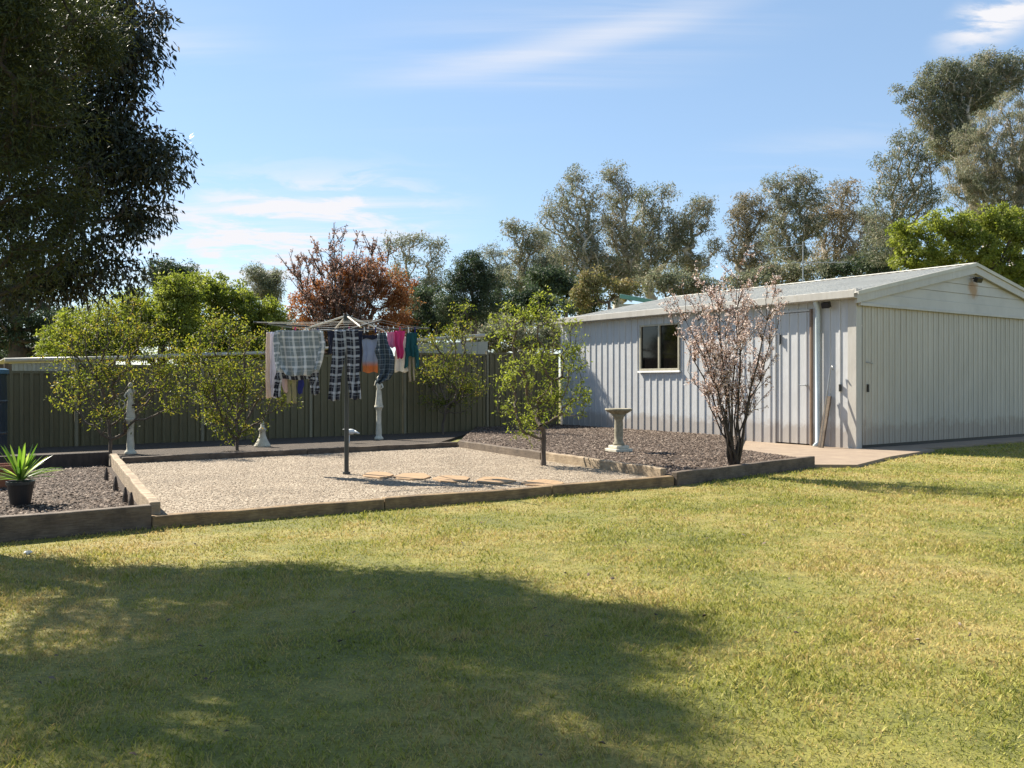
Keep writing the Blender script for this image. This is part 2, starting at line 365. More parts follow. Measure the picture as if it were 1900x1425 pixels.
# sleepers
def sleeper(p, q, width, z0, z1, m, label, group='timber sleepers edging the beds', bev=.012, seg=8, joints=True):
    p = np.array(p, float); q = np.array(q, float); d = q-p; Ln = np.linalg.norm(d); d /= Ln; r = np.array([d[1], -d[0]])
    b = MB(); rnd = random.Random(int(Ln*1000))
    k = max(2, int(Ln/.35)); V = []
    for i in range(k+1):
        c = p+d*Ln*i/k; o = rnd.uniform(-.006,.006); h = rnd.uniform(-.007,.007)
        for a, z in ((-1,z0),(1,z0),(1,z1+h),(-1,z1+h)): V.append(tuple(c+r*(a*width/2+o))+(z,))
    Fs = [(0,1,2,3), tuple(k*4+j for j in (3,2,1,0))]
    for i in range(k):
        for j in range(4): Fs.append((i*4+j, (i+1)*4+j, (i+1)*4+(j+1)%4, i*4+(j+1)%4))
    b.add(V, Fs); o = b.build('sleeper', m, bevel=bev)
    return setp(o, label, 'garden edging', group)
def off(p, a, b=0): return np.array(p)+u*b-w*a
fr = (padFL+padFR)/2
s1 = padFL+(padFR-padFL)*.36; s2 = padFL+(padFR-padFL)*.70; gap = u*.004
sleeper(padFL-u*.04, s1-gap, .10, -.03, .108, M['wood'], 'long brown sleeper along the front of the gravel, nearest the potted plant')
sleeper(s1+gap, s2-gap, .10, -.03, .110, M['wood'], 'middle length of the brown sleeper edge between lawn and gravel')
sleeper(s2+gap, padFR+u*.02, .11, -.03, .115, M['wood'], 'brown sleeper ending against the raised bark bed, right end of the gravel front')
sleeper(padFR+u*.05-w*.02, bedFR+u*.05, .09, -.03, .165, M['greywood'], 'grey weathered sleeper between lawn and bark bed, below the blossom tree')
dr = (padFR-padBR); m_ = padBR+dr*.5
sleeper(padBR+dr*.02, m_-dr*.002, .09, -.02, .20, M['greywood'], 'far weathered sleeper between the gravel and bark bed, running to the back corner')
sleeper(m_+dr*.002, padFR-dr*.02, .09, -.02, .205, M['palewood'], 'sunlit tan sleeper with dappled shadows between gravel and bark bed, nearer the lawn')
mb_ = (padBL+padBR)/2
sleeper(padBL+u*.1, mb_-gap, .09, -.02, .17, M['greywood'], 'left half of the sleeper along the back of the gravel')
sleeper(mb_+gap, padBR-u*.03, .09, -.02, .17, M['greywood'], 'right half of the sleeper along the back of the gravel, behind the pole')
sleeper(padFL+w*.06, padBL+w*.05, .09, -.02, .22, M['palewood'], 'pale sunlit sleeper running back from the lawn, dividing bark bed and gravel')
sleeper(padFL-u*.045-w*.0, padFL-u*5.5, .09, -.03, .20, M['greywood'], 'dark grey sleeper in front of the left bark bed at the lawn edge')
sleeper(padBL-u*.07+w*.03, padBL-u*5.5, .09, -.02, .26, M['darkbark'], 'dark shaded sleeper at the back of the left bark bed')  # dark bark material paints this sleeper's shade into its colour
# little dark pegs leaning inside the left bed
pegs = ['farthest dark timber peg leaning on the pale sleeper', 'second dark peg along the pale sleeper, from its far end',
        'third dark peg along the pale sleeper, one of the close pair', 'dark peg nearest the lawn on the pale sleeper']
for (px, py), lb in zip([(197, 893), (214, 912), (232, 935), (243, 946)], pegs):
    p = P(px, py, .06); b = MB(); t = p+np.array([-.01, .03, .13])
    b.tube([p-[0,0,.02], p+(t-p)*.6, t+[0,0,.03]], [.026,.024,.008], 6)
    setp(b.build('garden_peg', M['darkbark']), lb, 'garden peg', 'dark pegs along the pale sleeper')
for px, py, lb in [(238, 951, 'pale pebble in the corner of the left bark bed'), (180, 962, 'small pale stone lying at the front of the left bark bed')]:
    p = P(px, py, .06); b = MB(); b.ball(p+[0,0,.02], .045, 8, 5, (1.3, .8, .6)); setp(b.build('stone', M['stone'], smooth=True), lb, 'stone')

# ------------------------------------------------------------------ scatter
def inpoly(X, Y, poly):
    c = np.zeros(len(X), bool); n = len(poly)
    for i in range(n):
        x1, y1 = poly[i][:2]; x2, y2 = poly[i-1][:2]
        k = ((y1 > Y) != (y2 > Y)); c ^= k & (X < (x2-x1)*(Y-y1)/((y2-y1)+1e-12)+x1)
    return c
def scatter_quads(name, poly, z, N, lmin, lmax, m, seed, tilt=.5, hi=.03):
    r = np.random.default_rng(seed); poly = [np.array(p[:2], float) for p in poly]; a = np.array(poly)
    X = r.uniform(a[:,0].min(), a[:,0].max(), N*3); Y = r.uniform(a[:,1].min(), a[:,1].max(), N*3)
    k = inpoly(X, Y, poly); X = X[k][:N]; Y = Y[k][:N]; n = len(X)
    th = r.uniform(0, 2*np.pi, n); ln = r.uniform(lmin, lmax, n); wd = ln*r.uniform(.3, .8, n)
    D = np.stack([np.cos(th), np.sin(th), r.uniform(-tilt, tilt, n)], 1); E = np.stack([-np.sin(th), np.cos(th), r.uniform(-tilt, tilt, n)], 1)
    C = np.stack([X, Y, z+r.uniform(.0, hi, n)], 1); Nn = np.cross(D, E); h = (ln*.28)[:,None]
    D = D*ln[:,None]/2; E = E*wd[:,None]/2
    # low wedge: 4 base corners + ridge point = tapered chip with thickness
    V = np.stack([C-D-E*.6, C+D-E, C+D*.8+E, C-D+E*.8, C+Nn*h], 1).reshape(-1, 3)
    i = np.arange(n)[:,None]*5
    Fc = np.concatenate([i+[0,1,4], i+[1,2,4], i+[2,3,4], i+[3,0,4]], 1).reshape(-1, 3)
    o = np_mesh(name, V, Fc, 3, m, origin=(0,0,0), attr=np.repeat(np.clip(r.normal(.5,.25,n),0,1), 4)); return setp(o, kind='stuff')
bedpoly = [padFR+u*.1+w*.1, bedFR+w*.08-u*.1, np.array([3.7,14.4]), wallM-u*.1, B-u*.1, B-u*2.6, padBR+w*.2+u*.1]
scatter_quads('bark_chips', bedpoly, .121, 36000, .015, .055, M['chip'], 3, .4, .022)
scatter_quads('left_bark_chips', [padFL+w*.1-u*.12, padBL-u*.12, padBL-u*3.5, padFL-u*3.5+w*.1], .055, 30000, .012, .045, M['chip'], 4, .4, .02)
scatter_quads('gravel_stones', [padFL+(u+w)*.08, padFR+(-u+w)*.1, padBR-(u+w)*.05, padBL+(u-w)*.05], .078, 60000, .010, .026, M['pebble'], 5, .3, .006)

# grass
def grass():
    r = np.random.default_rng(11)
    border = [padFL-u*12-w*.045, padFL-u*.05-w*.045, padFR-w*.05, bedFR-w*.045+u*.06, P(1590,869)[:2]+[0,-.02], P(1654,852)[:2]+[.02,0], A+u*1.0-w*.94, A+u*1.03-w*.63, A+u*16-w*.63]
    lawn = [np.array([-9.,.8]), np.array([9.,.8]), np.array([22., 10.])]+border[::-1]
    Xs=[];Ys=[];Sz=[]
    for (y0,y1,dens,sz) in ((.8,3.4,5200,.75),(3.4,5,5200,.85),(5,7,3000,1.05),(7,10,1700,1.35),(10,13,950,1.8),(13,26,450,2.5)):
        hw = .62*y1+1.6; n = int((y1-y0)*2*hw*dens)
        X = r.uniform(-hw,hw,n); Y = r.uniform(y0,y1,n); k = inpoly(X,Y,lawn); Xs.append(X[k]); Ys.append(Y[k]); Sz.append(np.full(k.sum(),sz))
    X=np.concatenate(Xs);Y=np.concatenate(Ys);s=np.concatenate(Sz);n=len(X)
    dX=X-padFL[0];dY=Y-padFL[1]; al=dX*u[0]+dY*u[1]; pe=-(dX*w[0]+dY*w[1])
    bare=np.exp(-((pe-.12)/.22)**2)*np.clip(1.15-np.abs(al-1.0)/1.8,.12,1)*(.75+.5*np.sin(al*7+3*np.sin(pe*9)))
    bare=np.maximum(bare,.9*np.exp(-(((X-2.95)/.22)**2+((Y-6.12)/.10)**2)))
    k=r.uniform(0,1,n)>bare*.95; X=X[k];Y=Y[k];s=s[k];pe=pe[k];al=al[k];n=len(X)
    # patchy growth
    pv = np.sin(X*3.1+1.3*np.sin(Y*2.3))*np.sin(Y*2.7+1.7*np.sin(X*1.9))+.6*np.sin(X*9+2*np.sin(Y*7))*np.sin(Y*8+1.5*np.sin(X*11))
    hgt = .0165*(1+.45*pv)*(1+1.3*np.exp(-(pe/.06)**2)*(np.sin(al*11)*np.sin(al*4.3)>-.2))*r.uniform(.5,1.5,n)*s**.35; hgt = np.clip(hgt,.007,.06)
    wd = .0032*s*r.uniform(.7,1.3,n)
    th=r.uniform(0,2*np.pi,n); ln=r.uniform(.3,1.3,n)*hgt; ph=r.uniform(0,2*np.pi,n)
    base=np.stack([X,Y,np.full(n,-.002)],1); sd=np.stack([np.cos(th),np.sin(th),0*th],1)*wd[:,None]
    tip=base+np.stack([np.cos(ph)*ln,np.sin(ph)*ln,hgt],1); mid=base+(tip-base)*.55+np.stack([0*X,0*X,hgt*.18],1)
    V=np.stack([base-sd,base+sd,mid+sd*.75,tip,mid-sd*.75],1).reshape(-1,3)
    i=np.arange(n)[:,None]*5
    o=np_mesh('grass',V,(i+[0,1,2,3,4]),5,M['blade'],origin=(0,0,0),attr=np.clip(r.normal(.5,.28,n),0,1)); setp(o,kind='stuff')
grass()

scatter_quads('fallen_leaves', [padFL-u*3-w*.2, padFR-w*.25, bedFR-w*.3, P(1900,900)[:2]+[2,0], np.array([2.5,1.5]), np.array([-3.5,1.5])], .012, 260, .012, .03, M['chip'], 9, .6, .008)
# ------------------------------------------------------------------ ribbed sheet
def ribbed(mb, p, q, z0, z1, n_out, pitch=.19, rib=.035, h=.022, slope=None, fine=False, off0=0.0):
    """vertical ribs from p to q (2D); z1 may be a function of distance"""
    p=np.array(p,float);q=np.array(q,float);Ln=np.linalg.norm(q-p);d=(q-p)/Ln;n=np.array(n_out,float)
    prof=[(0,0)];x=pitch*.5+off0
    while x+rib < Ln:
        prof+= [(x-rib/2-h*.3,0),(x-rib/2,h),(x+rib/2,h),(x+rib/2+h*.3,0)]
        if fine: prof += [(x+pitch/2-.008,0),(x+pitch/2,.006),(x+pitch/2+.008,0)]
        x+=pitch
    prof=[t for t in prof if t[0]<=Ln]; prof.append((Ln,0))
    V=[];Fs=[]
    for a,b in prof:
        c=p+d*a+n*b; zt=z1(a) if callable(z1) else z1; zb=z0(a) if callable(z0) else z0
        V+= [(c[0],c[1],zb),(c[0],c[1],zt)]
    for i in range(len(prof)-1): Fs.append((2*i,2*i+2,2*i+3,2*i+1))
    mb.add(V,Fs)

# ------------------------------------------------------------------ shed
EAVE=2.80; RIDGE=3.60
shed = thing('garden_shed', U(A,0), 'large pale grey ribbed steel shed with low gable roof, side window and wide front door', 'shed')
na=-u   # outward normal of long side
def ws(t,z,o=0.0): p=A+w*t-u*o; return U(p,z)
b=MB(); t0,t1=4.31,5.58; wz0,wz1=1.50,2.56
def seg(a0,a1,z0,z1,offp): ribbed(b, A+w*a0, A+w*a1, z0, z1, na, .215, .03, .017, fine=False, off0=offp)
seg(.0,.92,.03,EAVE,0); seg(1.78,t0,.03,EAVE,0)
ribbed(b, A+w*t0, A+w*t1, .03, wz0, na, .2117,.03,.017); ribbed(b, A+w*t0, A+w*t1, wz1, EAVE, na, .2117,.03,.017)
seg(t1,L,.03,EAVE,0); seg(.92,1.78,2.62,EAVE,0)
b.build('side_wall', M['shed'], shed, solid=.002)
# other walls
b=MB(); C1=A+u*WID; D1=B+u*WID; ribbed(b, C1, D1, .03, EAVE, u, .215,.03,.024); b.build('far_side_wall', M['shed'], shed, solid=.002)
b=MB(); ribbed(b, B, D1, .03, lambda a: EAVE+(RIDGE-EAVE)*(1-abs(a-WID/2)/(WID/2)), w, .215,.03,.024); b.build('back_wall', M['shed'], shed, solid=.002)
# window
win=MB(); f=.045
for a0,a1,z0,z1 in ((t0,t1,wz0,wz0+f),(t0,t1,wz1-f,wz1),(t0,t0+f,wz0+f,wz1-f),(t1-f,t1,wz0+f,wz1-f),((t0+t1)/2-.025,(t0+t1)/2+.025,wz0+f,wz1-f)):
    win.hexa([ws(a0,z0,-.03),ws(a1,z0,-.03),ws(a1,z0,.045),ws(a0,z0,.045)],[ws(a0,z1,-.03),ws(a1,z1,-.03),ws(a1,z1,.045),ws(a0,z1,.045)])
wo=win.build('window', M['alu'], shed, origin=ws((t0+t1)/2,wz0), bevel=.004)
for a0,a1 in ((t0+f,(t0+t1)/2-.025),((t0+t1)/2+.025,t1-f)):
    gl=MB(); gl.hexa([ws(a0,wz0+f,.0),ws(a1,wz0+f,.0),ws(a1,wz0+f,.006),ws(a0,wz0+f,.006)],[ws(a0,wz1-f,.0),ws(a1,wz1-f,.0),ws(a1,wz1-f,.006),ws(a0,wz1-f,.006)]); gl.build('pane', M['glass'], wo)
sb=MB(); sb.hexa([ws(t0-.03,wz0-.04,-.0),ws(t1+.03,wz0-.04,-.0),ws(t1+.03,wz0-.04,.075),ws(t0-.03,wz0-.04,.075)],[ws(t0-.03,wz0-.004,-.0),ws(t1+.03,wz0-.004,-.0),ws(t1+.03,wz0-.004,.065),ws(t0-.03,wz0-.004,.065)]); sb.build('sill', M['white'], wo)
# side door in the wall, slightly recessed frame
fd=MB()
for a0,a1,z0,z1 in ((.90,.94,.03,2.62),):
    fd.hexa([ws(a0,z0,-.02),ws(a1,z0,-.02),ws(a1,z0,.05),ws(a0,z0,.05)],[ws(a0,z1,-.02),ws(a1,z1,-.02),ws(a1,z1,.05),ws(a0,z1,.05)])
fd.build('door_frame', M['brown'], shed)
fd=MB()
for a0,a1,z0,z1 in ((1.74,1.78,.03,2.62),(.94,1.74,2.58,2.62)):
    fd.hexa([ws(a0,z0,-.02),ws(a1,z0,-.02),ws(a1,z0,.028),ws(a0,z0,.028)],[ws(a0,z1,-.02),ws(a1,z1,-.02),ws(a1,z1,.028),ws(a0,z1,.028)])
fd.build('door_frame', M['shed'], shed)
b=MB(); ribbed(b, A+w*.945, A+w*1.735, .07, 2.57, na, .20,.03,.016); do=b.build('side_door', M['shed'], shed, origin=ws(1.3,.07), solid=.004)
b=MB(); b.beam(ws(1.02,1.16,.03), ws(1.02,1.20,.03), .05,.02,(1,0,0)); b.tube([ws(1.02,1.18,.03),ws(1.02,1.18,.08),ws(1.15,1.18,.085)],.010,6); b.build('handle', M['galv'], do)
b=MB(); b.beam(ws(1.62,1.98,.03), ws(1.62,2.16,.03), .03,.02,(1,0,0)); b.tube([ws(1.62,1.96,.05),ws(1.62,2.2,.05)],.008,6); b.build('bolt', M['black'], do)
b=MB(); b.beam(ws(.30,1.07,.03), ws(.30,1.20,.03), .045,.035,(1,0,0)); b.build('lock', M['black'], shed)
# corner post, downpipe
b=MB(); b.hexa([ws(-.03,.0,.035),ws(.14,.0,.035),ws(.14,.0,.0),ws(-.03,.0,-.14)],[ws(-.03,2.92,.035),ws(.14,2.92,.035),ws(.14,2.92,.0),ws(-.03,2.92,-.14)]); b.build('corner_flashing', M['trim'], shed)
b=MB(); b.tube([ws(.74,2.80,.16),ws(.74,2.72,.14),ws(.74,2.6,.075),ws(.74,.12,.075),ws(.74,.05,.16)],.045,10); b.build('downpipe', M['pipe'], shed, smooth=True)
# roof (two corrugated slopes)
OV=.17; FO=.10
def roofslope(sgn):
    mb=MB(); n=int((L+2*FO)/.19); prof=[]
    x=-FO
    while x < L+FO-.1: prof+=[(x,0),(x+.13,0),(x+.14,.02),(x+.17,.02),(x+.18,0)]; x+=.19
    prof.append((L+FO,0)); V=[];Fs=[]; k=(RIDGE-EAVE)/(WID/2)
    for a,h in prof:
        e=A+w*a+(u*(-OV) if sgn<0 else u*(WID+OV)); rr=A+w*a+u*WID/2
        V+=[U(e,EAVE+.06-k*OV+h),U(rr,RIDGE+.06+h)]
    for i in range(len(prof)-1): Fs.append((2*i,2*i+1,2*i+3,2*i+2))
    mb.add(V,Fs); return mb
rf=roofslope(-1).build('roof', M['roof'], shed, solid=.003)
o2=roofslope(1).build('roof', M['roof'], shed, solid=.003)
b=MB(); c=A+u*WID/2
for sg in (-1,1):
    b.hexa([U(c-w*(FO+.01),RIDGE+.088),U(c+w*(L+FO),RIDGE+.088),U(c+w*(L+FO)+sg*u*.16,RIDGE+.055),U(c-w*(FO+.01)+sg*u*.16,RIDGE+.055)],[U(c-w*(FO+.01),RIDGE+.096),U(c+w*(L+FO),RIDGE+.096),U(c+w*(L+FO)+sg*u*.16,RIDGE+.063),U(c-w*(FO+.01)+sg*u*.16,RIDGE+.063)])
b.build('ridge_cap', M['roof'], rf)
# gutter (quad profile), both sides
for sg in (-1,1):
    b=MB(); e=A-u*(OV) if sg<0 else A+u*(WID+OV); q=-u if sg<0 else u
    prof=[(0,-.10),(.11,-.10),(.125,-.085),(.125,.045),(.115,.05),(.112,-.075),(.0,-.085)]
    V=[];Fs=[];n=len(prof)
    for a in (-FO-.02,L+FO):
        for x,z in prof: V.append(U(e+w*a+q*(x-.06),EAVE+.035+z))
    for i in range(n): Fs.append((i,(i+1)%n,n+(i+1)%n,n+i))
    Fs+= [tuple(range(n))[::-1], tuple(range(n,2*n))]
    b.add(V,Fs); b.build('gutter', M['trim'], shed, bevel=.003)
# front gable end
def fp(a,z,o=0.0): return U(A+u*a-w*o, z)
BEAM=2.66
b=MB(); k=(RIDGE-EAVE)/(WID/2); hb=.19; z=BEAM; i=0
while z < RIDGE-.05:
    z2=min(z+hb,RIDGE-.02)
    def ext(zz): s=max(0,(zz-EAVE)/k); return s, WID-s
    a0,a1=ext(z); c0,c1=ext(z2)
    o=.055 if i==0 else .03
    b.hexa([fp(a0,z,0),fp(a1,z,0),fp(a1,z,o+.012),fp(a0,z,o+.012)],[fp(c0,z2-.004,0),fp(c1,z2-.004,0),fp(c1,z2-.004,o),fp(c0,z2-.004,o)])
    z=z2; i+=1
RUST = tuple(fp(4.02,3.17,.04)-U(A,0)); M['gable']=mat('weatherboard', f_gable)
b.build('gable_cladding', M['gable'], shed)
for sg in (0,1):
    b=MB()
    e=(A-u*.12) if sg==0 else A+u*(WID+.12); c=A+u*WID/2
    z_e=EAVE-k*.12
    for (d0,d1,o0,o1) in ((-.13,.075,.055,.11),):
        b.hexa([U(e-w*o0,z_e+d0),U(c-w*o0,RIDGE+d0),U(c-w*o1,RIDGE+d0),U(e-w*o1,z_e+d0)],[U(e-w*o0,z_e+d1),U(c-w*o0,RIDGE+d1),U(c-w*o1,RIDGE+d1),U(e-w*o1,z_e+d1)])
    b.build('barge_board', M['trim'], shed, bevel=.004)
    b=MB(); b.hexa([U(e-w*.112,z_e+.02),U(c-w*.112,RIDGE+.02),U(c-w*.135,RIDGE+.02),U(e-w*.135,z_e+.02)],[U(e-w*.112,z_e+.088),U(c-w*.112,RIDGE+.088),U(c-w*.135,RIDGE+.088),U(e-w*.135,z_e+.088)]); b.build('barge_cap', M['roof'], shed)
# wide front door
b=MB(); ribbed(b, A+u*.17-w*.02, A+u*7.85-w*.02, .10, BEAM-.03, -w, .19,.028,.011, fine=True); gd=b.build('front_door', M['cream'], shed, origin=fp(4,.1), solid=.004)
b=MB(); b.beam(fp(.3,1.06,.05), fp(.3,1.20,.05),.04,.03,(1,0,0)); b.build('latch', M['black'], gd)
b=MB(); b.tube([fp(.26,1.60,.03),fp(.28,1.60,.07),fp(.42,1.58,.07)],.010,6); b.build('hook', M['galv'], gd)
for q in (1.36,1.5,1.46):
    pass
b=MB(); b.box(fp(3.9,.05,-.03),(7.8,.05,.09),math.atan2(u[1],u[0])); b.build('door_gap_shade', M['black'], shed)  # black bar stands in for the shaded gap under the door
b=MB(); b.box(fp(4.0,BEAM-.02,.075),(8.0,.05,.05),math.atan2(u[1],u[0])); b.build('head_track', M['trim'], shed)
for nm,pos,dr_ in (('side',ws(.52,2.70,.03),np.array([-.7,-.55,-.35])),('gable',fp(4.0,3.38,.05),np.array([.35,-.85,-.4]))):
    b=MB(); p=np.array(pos); d=dr_/np.linalg.norm(dr_); b.tube([p,p+d*.10],.02,6); b.beam(p+d*.08,p+d*.17,.15,.10); b.build('floodlight', M['black'], shed, origin=p, bevel=.004)
# pipe leaning on the wall with a hooked top
b=MB(); b.tube([ws(.44,.06,.42),ws(.46,1.35,.12),ws(.44,1.52,.10),ws(.40,1.54,.12),ws(.37,1.46,.14)],.013,8)
setp(b.build('bent_rod', M['galv'], smooth=True),'thin grey rod with a hooked top leaning beside the shed corner','rod')
b=MB(); b.hexa([ws(.45,.05,.30),ws(.55,.05,.30),ws(.55,.05,.34),ws(.45,.05,.34)],[ws(.45,.98,.06),ws(.55,.98,.06),ws(.55,.98,.10),ws(.45,.98,.10)])
setp(b.build('plank', M['greywood']),'narrow weathered plank leaning against the shed beside the downpipe','plank')

# ------------------------------------------------------------------ fence
fence = thing('boundary_fence', U(B-u*9,0), 'long olive brown ribbed steel boundary fence stepping down to the left', 'fence')
N=9; pw=2.28; tops=[1.97,1.92,1.83,1.70,1.57,1.44,1.33,1.28,1.25]; F0=B-u*.02+w*.02
angf=math.atan2(u[1],u[0])
for i in range(N):
    a=F0-u*(pw*(i+1)); c=F0-u*(pw*i); zt=tops[i]
    b=MB(); ribbed(b, a+u*.03, c-u*.03, .0, zt-.03, -w, .16,.05,.03); b.build('panel', M['fence'], fence, origin=U((a+c)/2,0), solid=.003)
    b=MB(); b.box(U((a+c)/2-w*.0,zt-.02),(pw-.06,.06,.05),angf); b.build('rail', M['fence'], fence)
    b=MB(); b.box(U(a-w*.02,(zt+.03)/2),(.055,.075,zt+.03),angf); b.build('post', M['fencepost'], fence)

# neighbour's lean-to beyond the fence: roof edge falling to the left
ng = thing('neighbour_lean_to', U(B-u*8+w*1.2,0), 'long low lean-to beyond the fence with a pale sloping gutter', 'shed')
def npnt(px,py,o=1.3):
    # point over the line parallel to the fence, o metres beyond
    q=F0+w*o; s=(px-950)/F
    # q - u t : X = s Y
    t=(q[0]-s*q[1])/(u[0]-s*u[1]); p=q-u*t; return np.array([p[0],p[1],EYE+(HZ-py)/F*p[1]])
g0=npnt(-60,671.5); g1=npnt(500,655); g2=npnt(900,622); gl_=npnt(9,668.5); gm=npnt(235,664)
b=MB(); b.tube([gl_,gm,npnt(330,660),g1,npnt(700,638),npnt(800,629),g2],[.045,.045,.04,.03,.03,.045,.045],8); b.build('gutter', M['dirtyroof'], ng, smooth=True)
b=MB(); p0=npnt(22,800,1.35)[:2]; p1=npnt(215,800,1.35)[:2]; ribbed(b,p0,p1,.0,lambda a:1.60+a*.035,-w,.15,.05,.02); b.build('wall', M['nwall'], ng, solid=.003)
b=MB(); p0=npnt(775,800,1.35)[:2]; p1=npnt(905,800,1.35)[:2]; ribbed(b,p0,p1,.0,lambda a:2.22+a*.045,-w,.4,.02,.01); b.build('wall', M['nwall'], ng, solid=.003)
b=MB()
rf_=[gl_,gm,npnt(330,660),g1]; 
for i in range(3):
    p,q=rf_[i]+[0,0,.03],rf_[i+1]+[0,0,.03]; bk=np.array([w[0],w[1],-.02])*3.0
    b.hexa([p,q,q+bk,p+bk],[p+[0,0,.02],q+[0,0,.02],q+bk+[0,0,.02],p+bk+[0,0,.02]])
b.build('roof', M['dirtyroof'], ng)
for px in (12,235,500,690):
    p=npnt(px,700,1.4); b=MB(); b.box((p[0],p[1],.8),(.08,.08,1.6 if px<300 else 1.95),angf); b.build('post', M['bark'], ng)
# roof with green barge behind the shed
nr = thing('neighbour_roof', atY(1180,600,34)*[1,1,0], 'pale roof with a green edge showing over the back of the shed', 'house')
q0=atY(1150,545,34); q1=atY(1235,560,34); q2=atY(1120,552,34); bk=np.array([3,5,0])
b=MB(); b.hexa([q0+[0,0,-.05],q1+[0,0,-.05],q1+bk,q0+bk],[q0,q1,q1+bk+[0,0,.05],q0+bk+[0,0,.05]]); b.build('roof', M['white'], nr)
b=MB(); b.beam(q0+[0,-.06,-.10],q1+[0,-.06,-.10],.05,.16); b.build('barge', M['greenroof'], nr)
b=MB(); b.prism([tuple((q0+[0,.3,0])[:2]),tuple((q1+[0,.3,0])[:2]),tuple((q1+bk)[:2]),tuple((q0+bk)[:2])],0,q1[2]-.06); b.build('wall', M['nwall'], nr)

# ------------------------------------------------------------------ foliage
def skeleton(base, clumps, r, tip_r, trunk_top, lean=(0,0), nseg=5, wob=.12, pen=.35):
    """grow limbs from a trunk to every clump; returns nodes, parent, radius"""
    nodes=[np.array(base,float)]; par=[-1]; plen=[0.]
    tt=np.array(trunk_top,float); k=4
    for i in range(1,k+1):
        p=nodes[0]+(tt-nodes[0])*i/k+r.normal(0,wob*.25,3)*np.linalg.norm(tt-nodes[0])/4*[1,1,.2]; nodes.append(p); par.append(len(nodes)-2); plen.append(plen[-1]+np.linalg.norm(nodes[-1]-nodes[-2]))
    order=np.argsort([np.linalg.norm(c-tt) for c in clumps]); ends=[]
    for ci in order:
        c=clumps[ci]; NA=np.array(nodes); d=np.linalg.norm(NA-c,axis=1)
        up=np.maximum(0,NA[:,2]-c[2])
        cost=d+pen*np.array(plen)+1.2*up; cost[0]+=1e3 if len(nodes)>3 else 0; cost[1]+=.8
        j=int(np.argmin(cost)); a=nodes[j]; D=np.linalg.norm(c-a); s=max(2,min(nseg,int(D/ (.12*np.linalg.norm(tt-base)+.15))+1))
        sag=np.array([0,0,-.10*D]) ; cur=j
        for q in range(1,s+1):
            t=q/s; p=a+(c-a)*t+sag*math.sin(math.pi*t)+r.normal(0,wob*.12*D,3)*(q<s); nodes.append(p); par.append(cur); plen.append(plen[cur]+np.linalg.norm(p-nodes[cur])); cur=len(nodes)-1
        ends.append(cur)
    n=len(nodes); cnt=np.zeros(n)
    for e in ends: cnt[e]+=1
    for i in range(n-1,0,-1): cnt[par[i]]+=cnt[i]
    rad=tip_r*np.maximum(cnt,1)**.5
    return nodes,par,rad,ends
def limb_mesh(nodes,par,rad,sides=6,flare=1.35):
    V=[];Fs=[];n=len(nodes)
    NA=np.array(nodes)
    ref=np.array([.31,.22,.1])
    for i in range(1,n):
        j=par[i]; a=NA[j]; b=NA[i]; d=b-a; L_=np.linalg.norm(d)
        if L_<1e-6: continue
        d/=L_; x=np.cross(d,ref if abs(np.dot(d,ref))<.3 else np.array([0.1,1,.2])); x/=np.linalg.norm(x); y=np.cross(d,x)
        ra=min(rad[j],rad[i]*1.35) if j!=0 else rad[0]*flare; rb=rad[i]; base=len(V)
        for (c,rr) in ((a-d*min(ra*.3,L_*.2),ra),(b+d*min(rb*.3,L_*.2),rb)):
            for k in range(sides): th=2*math.pi*k/sides; V.append(c+rr*(math.cos(th)*x+math.sin(th)*y))
        for k in range(sides): k2=(k+1)%sides; Fs.append((base+k,base+k2,base+sides+k2,base+sides+k))
    return np.array(V),np.array(Fs)
def leaves(C,r,per,cr,ll,lw,droop=.3,flat=.7,tintsd=.18,ctint=.18,out=.5,base_t=.5):
    """leaf quads round clump centres"""
    n=len(C); per_=np.maximum(3,(per*r.uniform(.55,1.45,n)).astype(int)); idx=np.repeat(np.arange(n),per_); m=len(idx)
    g=r.normal(0,1,(m,3)); g/=np.linalg.norm(g,axis=1)[:,None]; rr=r.uniform(0,1,m)**.5
    crr=(cr*r.uniform(.6,1.35,n))[idx]
    off=g*(rr*crr)[:,None]*[1,1,flat]; Pp=C[idx]+off
    D=g*out+r.normal(0,.6,(m,3)); D[:,2]-=droop*1.6; D/=np.linalg.norm(D,axis=1)[:,None]
    Sx=np.cross(D,r.normal(0,1,(m,3))); Sx/=np.linalg.norm(Sx,axis=1)[:,None]; Nn=np.cross(D,Sx)
    l=(ll*r.uniform(.6,1.35,m))[:,None]; wd=(lw*r.uniform(.7,1.3,m))[:,None]
    V=np.stack([Pp,Pp+D*l*.42+Sx*wd/2+Nn*wd*.15,Pp+D*l,Pp+D*l*.42-Sx*wd/2+Nn*wd*.15],1).reshape(-1,3)
    t=np.clip(base_t+r.normal(0,ctint,n)[idx]+r.normal(0,tintsd,m),0,1)
    return V,(np.arange(m)[:,None]*4+[0,1,2,3]),t
def sample(blobs,Y,n,r,shell=.55,dscale=1.0,mind=0.0):
    """blobs: (px,py,rx,ry[,depth offset m]) at depth Y"""
    mpp=Y/F; wt=np.array([b[2]*b[3]*min(b[2],b[3]) for b in blobs],float)**.8; wt/=wt.sum(); pts=[]; tries=0
    while len(pts)<n and tries<n*30:
        tries+=1; bb=blobs[r.choice(len(blobs),p=wt)]; dy=bb[4] if len(bb)>4 else 0
        v=r.normal(0,1,3); v/=np.linalg.norm(v); v*=r.uniform(0,1)**shell
        c=atY(bb[0],bb[1],Y); p=c+v*np.array([bb[2]*mpp,(bb[2]+bb[3])/2*mpp*dscale,bb[3]*mpp])+[0,dy,0]
        if p[2]<.15: continue
        if mind and pts and np.min(np.linalg.norm(np.array(pts)-p,axis=1))<mind: continue
        pts.append(p)
    return np.array(pts)
